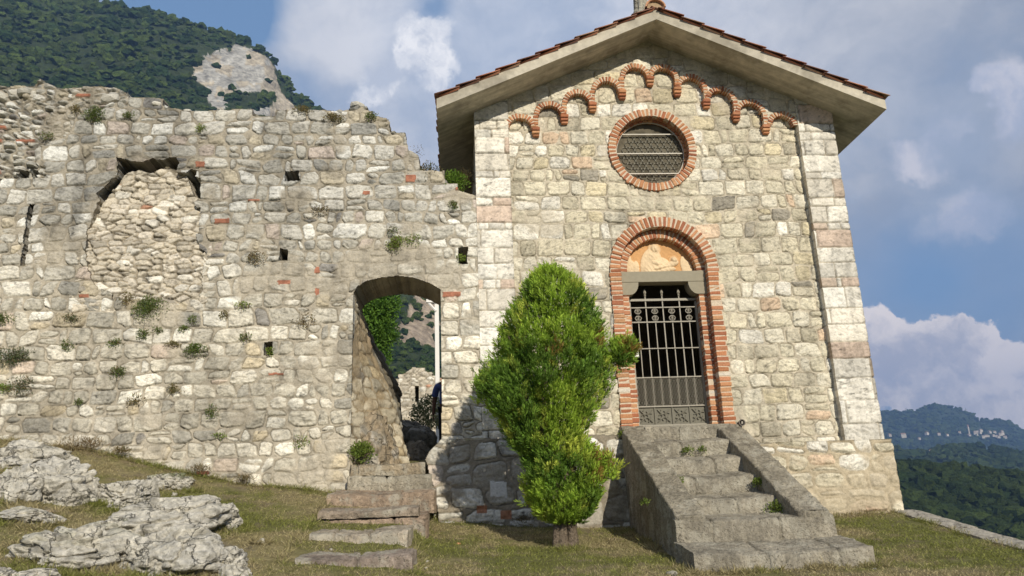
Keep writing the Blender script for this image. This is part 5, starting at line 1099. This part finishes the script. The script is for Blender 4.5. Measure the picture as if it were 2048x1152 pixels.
# ------------------------------------------------------------------ the person half hidden by the passage jamb
def skin(name, verts, edges, radii, mat, parent, col, sub=2):
    me = bpy.data.meshes.new(name); me.from_pydata(verts, edges, []); o = bpy.data.objects.new(name, me); COL.objects.link(o)
    md = o.modifiers.new('s', 'SKIN'); md.use_smooth_shade = True
    for k, r_ in enumerate(radii): me.skin_vertices[0].data[k].radius = r_ if isinstance(r_, tuple) else (r_, r_)
    me.skin_vertices[0].data[0].use_root = True
    s_ = o.modifiers.new('b', 'SUBSURF'); s_.levels = s_.render_levels = sub
    mt_ = newmat(name+'_colour', .8, .2); mt_[2].inputs['Base Color'].default_value = (*col, 1); me.materials.append(mt_[0])
    if parent: under(o, parent)
    return o
def person():
    P = onY(880, 790, 4.0); X = P[0]+.14; Y = 4.0; Z0 = float(gz(X, Y))+.005; f = .93; 
    def w(x, y, z): return (X+x, Y+y, Z0+z*f)
    rt = empty('person', (X, Y, Z0), 'person in a blue short-sleeved shirt and black trousers, half hidden by the passage jamb', 'person')
    v = [w(0, 0, .98), w(0, .01, 1.15), w(0, 0, 1.32), w(0, 0, 1.44), w(0, .0, 1.52), w(0, -.01, 1.60), w(0, -.005, 1.68), w(0, 0, 1.74)]; e = [(i, i+1) for i in range(7)]; r_ = [(.16, .11), (.145, .10), (.165, .11), (.12, .09), .055, (.068, .08), (.075, .095), (.062, .078)]
    def chain(start, pts, rr):
        p = start
        for q, ra in zip(pts, rr): v.append(w(*q)); e.append((p, len(v)-1)); r_.append(ra); p = len(v)-1
        return p
    for s in (-1, 1):
        chain(3, [(s*.18, 0, 1.41), (s*.235, .02, 1.18), (s*.25, .03, 1.10), (s*.265, -.02, .86), (s*.27, -.04, .80)], [.062, .048, .043, .030, (.036, .020)])
        chain(0, [(s*.09, 0, .90), (s*.10, -.015, .52), (s*.105, .01, .30), (s*.11, .02, .08), (s*.115, -.05, .035), (s*.12, -.14, .025)], [.088, .060, .052, .038, (.04, .035), (.038, .022)])
    body = skin('body', v, e, r_, None, rt, (.16, .085, .055))
    # face and hands as small skinned chains
    for s in (-1, 1):
        hv, he, hr = [w(s*.27, -.045, .785)], [], [.016]
        for k in range(5):
            dx = (-.022+.011*k) if k < 4 else 0; b0_ = len(hv)
            q = [(s*.27-.0, -.045+dx, .735), (s*.268, -.047+dx*1.1, .705-.006*abs(k-1.5)), (s*.262, -.05+dx*1.1, .685-.008*abs(k-1.5))] if k < 4 else [(s*.262, -.075, .76), (s*.258, -.09, .735), (s*.256, -.092, .72)]
            pv = 0
            for qq, ra in zip(q, (.0095, .008, .006)): hv.append(w(*qq)); he.append((pv, len(hv)-1)); hr.append(ra); pv = len(hv)-1
        skin('hand', hv, he, hr, None, rt, (.16, .085, .055), 1)
    skin('nose', [w(0, -.085, 1.675), w(0, -.108, 1.645), w(0, -.09, 1.638)], [(0, 1), (1, 2)], [.010, .015, .010], None, rt, (.17, .09, .06), 1)
    skin('mouth', [w(-.022, -.090, 1.612), w(0, -.096, 1.612), w(.022, -.090, 1.612)], [(0, 1), (1, 2)], [.006, .008, .006], None, rt, (.22, .07, .06), 1)
    for s in (-1, 1):
        skin('ear', [w(s*.078, 0, 1.66), w(s*.084, .005, 1.69), w(s*.082, .005, 1.63)], [(0, 1), (0, 2)], [.010, .012, .009], None, rt, (.16, .085, .055), 1)
        m = MB(); m.add(ICO2*np.array((.013, .010, .010))+np.array(w(s*.03, -.083, 1.685)), ICO2F, (.7, .68, .64)); m.add(ICO2*np.array((.006, .004, .006))+np.array(w(s*.03, -.093, 1.685)), ICO2F, (.03, .02, .015)); m.build('eye', M['cloth'], rt, True)
    skin('shirt', [w(0, 0, .96), w(0, .005, 1.14), w(0, 0, 1.31), w(0, 0, 1.435), w(0, 0, 1.47)]+[w(s*.185, 0, 1.41) for s in (-1, 1)]+[w(s*.235, .015, 1.24) for s in (-1, 1)]+[w(s*.243, .02, 1.16) for s in (-1, 1)], [(0, 1), (1, 2), (2, 3), (3, 4), (3, 5), (3, 6), (5, 7), (6, 8), (7, 9), (8, 10)], [(.185, .13), (.16, .12), (.178, .122), (.13, .10), .075, .078, .078, .066, .066, .068, .068], None, rt, (.095, .13, .32))
    skin('trousers', [w(0, 0, .95)]+[w(s*.09, 0, .88) for s in (-1, 1)]+[w(s*.10, -.012, .52) for s in (-1, 1)]+[w(s*.11, .015, .10) for s in (-1, 1)], [(0, 1), (0, 2), (1, 3), (2, 4), (3, 5), (4, 6)], [(.172, .122), .100, .100, .075, .075, .060, .060], None, rt, (.018, .018, .02))
    skin('hair', [w(0, .02, 1.77), w(0, .045, 1.70), w(0, .055, 1.63)], [(0, 1), (1, 2)], [(.070, .078), (.082, .060), (.070, .04)], None, rt, (.025, .018, .012))
    for s in (-1, 1): skin('shoe', [w(s*.11, .05, .035), w(s*.115, -.06, .035), w(s*.12, -.16, .028)], [(0, 1), (1, 2)], [(.040, .035), (.046, .036), (.040, .026)], None, rt, (.03, .03, .03), 1)
person()

# ------------------------------------------------------------------ mountains and valley
def layer(name, sil, Dr, Df, zf, power, amp, nu, nv, colf, u0, u1, seed, back=.6):
    """a hill side: ridge at distance Dr following the skyline bearings, foot at Df and height zf, and a back slope"""
    us = np.linspace(u0, u1, nu); ys = np.interp(us, *zip(*sil)); Pr = np.array([CAM+ray(u, y)*(Dr/ray(u, y)[1]) for u, y in zip(us, ys)])
    dirs = Pr[:, :2]-CAM[:2]; rr = np.linalg.norm(dirs, axis=1); dirs /= rr[:, None]; vs = np.concatenate([np.linspace(0, 1, nv)])
    Dd = rr[:, None]*(1+(Df/Dr-1)*vs[None, :]); Zz = zf+(Pr[:, 2]-zf)[:, None]*(1-vs[None, :])**power
    X = CAM[0]+dirs[:, 0:1]*Dd; Y = CAM[1]+dirs[:, 1:2]*Dd; w_ = np.minimum(1, vs*9)[None, :]; s_ = amp
    nz_ = (fbm(X/(s_*3.2)+seed, Y/(s_*3.2)+Zz/(s_*4), 5, seed)-.5)*2; Zz = Zz+nz_*s_*w_*.9+(fbm(X/(s_*.35), Y/(s_*.35)+Zz/(s_*.4), 3, seed+3)-.5)*s_*.14
    # back slope
    Xb = CAM[0]+dirs[:, 0]*rr*(1+back); Yb = CAM[1]+dirs[:, 1]*rr*(1+back); X = np.concatenate([Xb[:, None], X], 1); Y = np.concatenate([Yb[:, None], Y], 1); Zz = np.concatenate([np.full((nu, 1), zf), Zz], 1)
    P = np.stack([X, Y, Zz], -1); nv1 = nv+1; idx = np.arange(nu*nv1).reshape(nu, nv1); f = np.stack([idx[:-1, :-1], idx[1:, :-1], idx[1:, 1:], idx[:-1, 1:]], -1).reshape(-1, 4)
    V = P.reshape(-1, 3); q = V-CAM; zc = q@FV; px = W0/2+CF*(q@RV)/zc; py = H0/2-CF*(q@UV)/zc; c = colf(V, px, py)
    tag(mesh_np(name, V, f, M['cliff'], None, c), kind='structure'); return P, px.reshape(nu, nv1), py.reshape(nu, nv1)
def crowns(name, P, px, py, rmin, rmax, n, seed, mask, label, cA=(.028, .048, .017), cB=(.05, .072, .022), win=(-60, 2110), lift=.35, sqz=.8, neard=1):
    """the wood on a hill side: many small crowns as one mesh"""
    rg = np.random.default_rng(seed); nu, nv = P.shape[:2]; out = []
    c = 0; A = P[:, 1:]; PX, PY = px[:, 1:], py[:, 1:]
    # sample by area seen
    cell = np.abs((PX[1:, :-1]-PX[:-1, :-1])*(PY[:-1, 1:]-PY[:-1, :-1])); ok = (PX[:-1, :-1] > win[0]) & (PX[:-1, :-1] < win[1]); cell = cell*ok+1e-9; fl_ = (cell/cell.sum()).ravel(); pick = rg.choice(fl_.size, n, p=fl_); i, j = np.unravel_index(pick, cell.shape)
    a, b = rg.random(n), rg.random(n); Q = A[i, j]*((1-a)*(1-b))[:, None]+A[i+1, j]*(a*(1-b))[:, None]+A[i, j+1]*((1-a)*b)[:, None]+A[i+1, j+1]*(a*b)[:, None]
    q = Q-CAM; zc = q@FV; x = W0/2+CF*(q@RV)/zc; y = H0/2-CF*(q@UV)/zc; k = mask(x, y, rg, Q); Q = Q[k]; n = len(Q)
    # a fringe of crowns along the skyline
    m_ = n//9; u = rg.random(m_)*(nu-1); ui = u.astype(int); E_ = A[ui, 0]*(1-(u-ui))[:, None]+A[np.minimum(ui+1, nu-1), 0]*(u-ui)[:, None]; ex = W0/2+CF*((E_-CAM)@RV)/((E_-CAM)@FV); E_ = E_[(ex > win[0]) & (ex < win[1])]; Q = np.concatenate([Q, E_]); n = len(Q)
    r_ = rmin+(rmax-rmin)*rg.random(n)**1.8; nv_ = len(ICO2); r_ = r_*np.clip(np.linalg.norm(Q-CAM, axis=1)/neard, .28, 1.3); rot = rg.random(n)*6.28; B = ICO2
    D_ = np.stack([B]*n)*(1+(rg.random((n, nv_))-.5)*.8)[..., None]; ca, sa = np.cos(rot)[:, None], np.sin(rot)[:, None]; D_ = np.stack([D_[..., 0]*ca-D_[..., 1]*sa, D_[..., 0]*sa+D_[..., 1]*ca, D_[..., 2]], -1)
    V = Q[:, None]+D_*r_[:, None, None]*np.stack([rg.uniform(.75, 1.4, n), rg.uniform(.8, 1.3, n), rg.uniform(.6, 1.05, n)], -1)[:, None]; V[..., 2] += (r_*lift)[:, None]; F = (ICO2F[None]+(np.arange(n)*nv_)[:, None, None]).reshape(-1, 3)
    big = fbm(Q[:, 0]/(rmax*9), Q[:, 2]/(rmax*7)+Q[:, 1]/(rmax*12), 3, seed)[:, None]; t = sst(.35, .65, big*.6+.4*rg.random((n, 1))); c = (np.array(cA)*(1-t)+np.array(cB)*t)*rg.uniform(.75, 1.25, (n, 1)); c = np.repeat(c, nv_, 0)
    tag(mesh_np(name, V.reshape(-1, 3), F, M['canopy'], None, c, False), label, 'forest', None, 'stuff')
ROCKPX = [(385, 142), (412, 112), (445, 100), (488, 92), (525, 108), (548, 128), (552, 160), (560, 182), (582, 205), (600, 225), (560, 240), (500, 235), (470, 205), (440, 222), (425, 215), (408, 170), (382, 155)]
SCAR = [(830, 590), (868, 588), (880, 640), (872, 700), (845, 690), (805, 690), (795, 655), (815, 625)]
def inrock(x, y):
    n_ = (fbm(x/9, y/9, 3, 3)-.5)*22; a = inpoly(x+n_, y+n_, ROCKPX) & ~((y+n_*.6 > 185) & (x > 455) & (x < 545) & (np.abs(y-200+(x-500)*.12) < 18)); return a
def colM(V, x, y):
    k = inrock(x, y)[:, None]; s_ = inpoly(x+(fbm(x/9, y/9, 3, 8)-.5)*16, y, SCAR)[:, None]; g0 = np.array((.04, .055, .025))*(.7+.6*fbm(V[:, 0]/30, V[:, 2]/30, 3, 5))[:, None]
    rc = np.array((.44, .43, .40))*(.25+1.15*fbm(x/16+y/50, y/7+x/30, 5, 6, .65))[:, None]; rc = np.where((x > 540)[:, None] | (fbm(x/20, y/14, 3, 2) > .56)[:, None], rc*np.array((1.0, .91, .78)), rc); sc = np.array((.38, .31, .235))*(.6+.7*fbm(x/8, y/8, 4, 7))[:, None]
    c = np.where(k, rc, g0); return np.where(s_ & (y > 560)[:, None], sc, c)
MS = [(-500, -260), (0, -62), (130, -6), (190, 4), (250, 16), (330, 35), (400, 56), (455, 72), (500, 88), (530, 103), (548, 128), (560, 152), (575, 172), (590, 188), (612, 205), (635, 224), (700, 300), (760, 370), (840, 440), (900, 490), (1000, 600), (1150, 720), (1400, 850), (1700, 905)]
PM, xm, ym = layer('mountain', MS, 900, 260, -40, 1.12, 26, 950, 330, colM, -420, 1650, 11)
crowns('mountain_forest', PM, xm, ym, 2.6, 5.6, 9500, 5, lambda x, y, rg, Q: (~inrock(x, y) | (rg.random(len(x)) < .05)) & ~((inpoly(x, y, SCAR)) & (rg.random(len(x)) < .60)) & ((y < 300) | ((x > 690) & (x < 900) & (y < 900))), 'dense broadleaf forest covering the mountain above the ruined wall', win=(-60, 900), neard=850, cA=(.032, .058, .020), cB=(.070, .100, .026))
flatc = lambda c: (lambda V, x, y: np.array(c)*(.7+.6*fbm(V[:, 0]/40, V[:, 2]/25, 4, 9))[:, None])
L3 = [(1400, 846), (1765, 828), (1790, 826), (1822, 824), (1845, 819), (1872, 811), (1910, 817), (1935, 828), (1962, 844), (1985, 846), (2003, 843), (2020, 847), (2036, 860), (2060, 868), (2500, 872)]
P3, x3, y3 = layer('far_hill', L3, 3600, 2300, -60, 1.0, 45, 420, 90, flatc((.045, .065, .035)), 1500, 2350, 21)
L2 = [(1400, 893), (1770, 898), (1800, 903), (1840, 908), (1870, 905), (1905, 899), (1950, 896), (2000, 902), (2060, 915), (2500, 930)]
P2, x2, y2 = layer('middle_hill', L2, 1500, 820, -60, 1.0, 22, 420, 90, flatc((.04, .06, .025)), 1500, 2350, 31)
L1 = [(1400, 935), (1780, 938), (1815, 936), (1860, 941), (1910, 948), (1960, 955), (2010, 958), (2060, 965), (2500, 980)]
P1, x1_, y1__ = layer('near_hill', L1, 560, 230, -70, 1.0, 10, 420, 110, flatc((.03, .045, .016)), 1500, 2350, 41)
allok = lambda x, y, rg, Q: np.ones(len(x), bool)
crowns('far_forest', P3, x3, y3, 6, 11, 1800, 6, allok, 'blue hazy forest on the farthest hill right of the chapel', win=(1740, 2110))
crowns('middle_forest', P2, x2, y2, 4, 7.5, 1900, 7, allok, 'hazy green forest on the middle hill right of the chapel', win=(1740, 2110))
crowns('near_forest', P1, x1_, y1__, 2.6, 5.0, 2600, 8, allok, 'dark green forest filling the valley right behind the terrace', win=(1740, 2110), cA=(.024, .040, .014), cB=(.044, .064, .018))
# houses
def house(P, px, py, x, y, wpx, label, group, k, wall_c=(.50, .46, .39), roof_c=(.30, .18, .12), tower=False):
    d2 = (px[:, 1:]-x)**2+(py[:, 1:]-y)**2; i, j = np.unravel_index(np.argmin(d2), d2.shape); c = P[i, j+1]; dist = c[1]+11; sc = dist/CF; wpx *= .72; w_, h_ = wpx*sc, wpx*sc*.5; d_ = w_*.7
    if tower: w_, d_, h_ = wpx*sc*.35, wpx*sc*.35, wpx*sc*1.5
    rg = np.random.default_rng(k); t = empty('village_house' if group else 'farmhouse', (c[0], c[1]-3, c[2]), label, 'house', group); a = rg.uniform(-.5, .5); rt = np.array([[math.cos(a), -math.sin(a), 0], [math.sin(a), math.cos(a), 0], [0, 0, 1]])
    lift = h_*.5+dist*.0022+3; base = np.array((c[0], c[1]-8, c[2]+lift)); m = MB(); m.box(base+np.array((0, 0, -h_*.3)), (w_, d_, h_*1.6), rt, col=np.array(wall_c)*rg.uniform(.8, 1.1)); m.build('wall', M['plaster'], t)
    z = h_*.5; V = np.array([(-w_*.55, -d_*.58, z), (w_*.55, -d_*.58, z), (w_*.55, d_*.58, z), (-w_*.55, d_*.58, z), (-w_*.5, 0, z+h_*.45), (w_*.5, 0, z+h_*.45)])@rt.T+base
    m = MB(); m.add(V, [(0, 1, 5, 4), (3, 4, 5, 2)], roof_c); m.more([(0, 4, 3), (1, 2, 5)]); m.build('roof', M['tile'], t)
rg = np.random.default_rng(15)
for k in range(26):
    x = 1932+rg.random()*78; y = 866+rg.random()*13+abs(x-1968)*.08; house(P3, x3, y3, x, y, rg.uniform(6, 9.5), 'tiny pale house in the hillside village on the far hill', 'houses of the far village', k, roof_c=(.33, .24, .19))
house(P3, x3, y3, 1937, 868, 9, 'thin pale church tower at the left end of the far village', None, 70, tower=True)
for k, (x, y, w_, lb) in enumerate([(1778, 877, 9, 'pale house at the foot of the far hill, nearest the chapel'), (1805, 878, 14, 'long low pale building on the far hillside line'), (1852, 873, 10, 'wide pale house left of the pair on the far hillside'), (1876, 872, 8, 'pale house in the middle of the far hillside line'), (1893, 876, 7, 'small pale house right of the middle of the far hillside line'), (1918, 873, 7, 'small pale house just left of the far village'), (1838, 883, 7, 'lone white house below the far hillside line')]):
    house(P3, x3, y3, x, y, w_, lb, None, 80+k)
house(P2, x2, y2, 1857, 910, 7, 'small white farmhouse alone in the middle forest', None, 90); house(P2, x2, y2, 1943, 948, 17, 'long low farmhouse with red-brown roof in the forest right of the chapel', None, 91, roof_c=(.35, .17, .11))
def mast(x, y0, y1, lb):
    a = onY(x, y0, 3600); b = onY(x, y1, 3600); m = MB(); m.tube([b, a], [2.0, 1.0], 5, (.3, .3, .3)); h_ = a[2]-b[2]
    for t_ in (.7, .85): m.box(b+(a-b)*t_, (h_*.35, 1.2, 1.2), col=(.3, .3, .3))
    tag(m.build('radio_mast', M['plaster']), lb, 'mast', 'masts on the far ridge')
mast(1812, 816, 832, 'thin mast on the left shoulder of the far ridge'); mast(1931, 816, 834, 'thin mast on the far ridge right of its summit')

# ------------------------------------------------------------------ haze
def haze():
    m = MB(); x0, x1, y0, y1, z0, z1 = -4600, 4600, -4600, 6000, -62, 900
    m.box(((x0+x1)/2, (y0+y1)/2, (z0+z1)/2), (x1-x0, y1-y0, z1-z0)); mt_ = bpy.data.materials.new('haze'); mt_.use_nodes = True; nt = mt_.node_tree; nt.nodes.clear()
    v = nt.nodes.new('ShaderNodeVolumePrincipled'); v.inputs['Color'].default_value = (.27, .46, .88, 1); v.inputs['Density'].default_value = 1.7e-4; v.inputs['Anisotropy'].default_value = .1
    o = nt.nodes.new('ShaderNodeOutputMaterial'); nt.links.new(v.outputs[0], o.inputs['Volume']); h = m.build('haze', mt_); tag(h, None, None, None, 'stuff'); h['label'] = 'thin blue air over the whole valley'
    h.visible_shadow = True
haze()
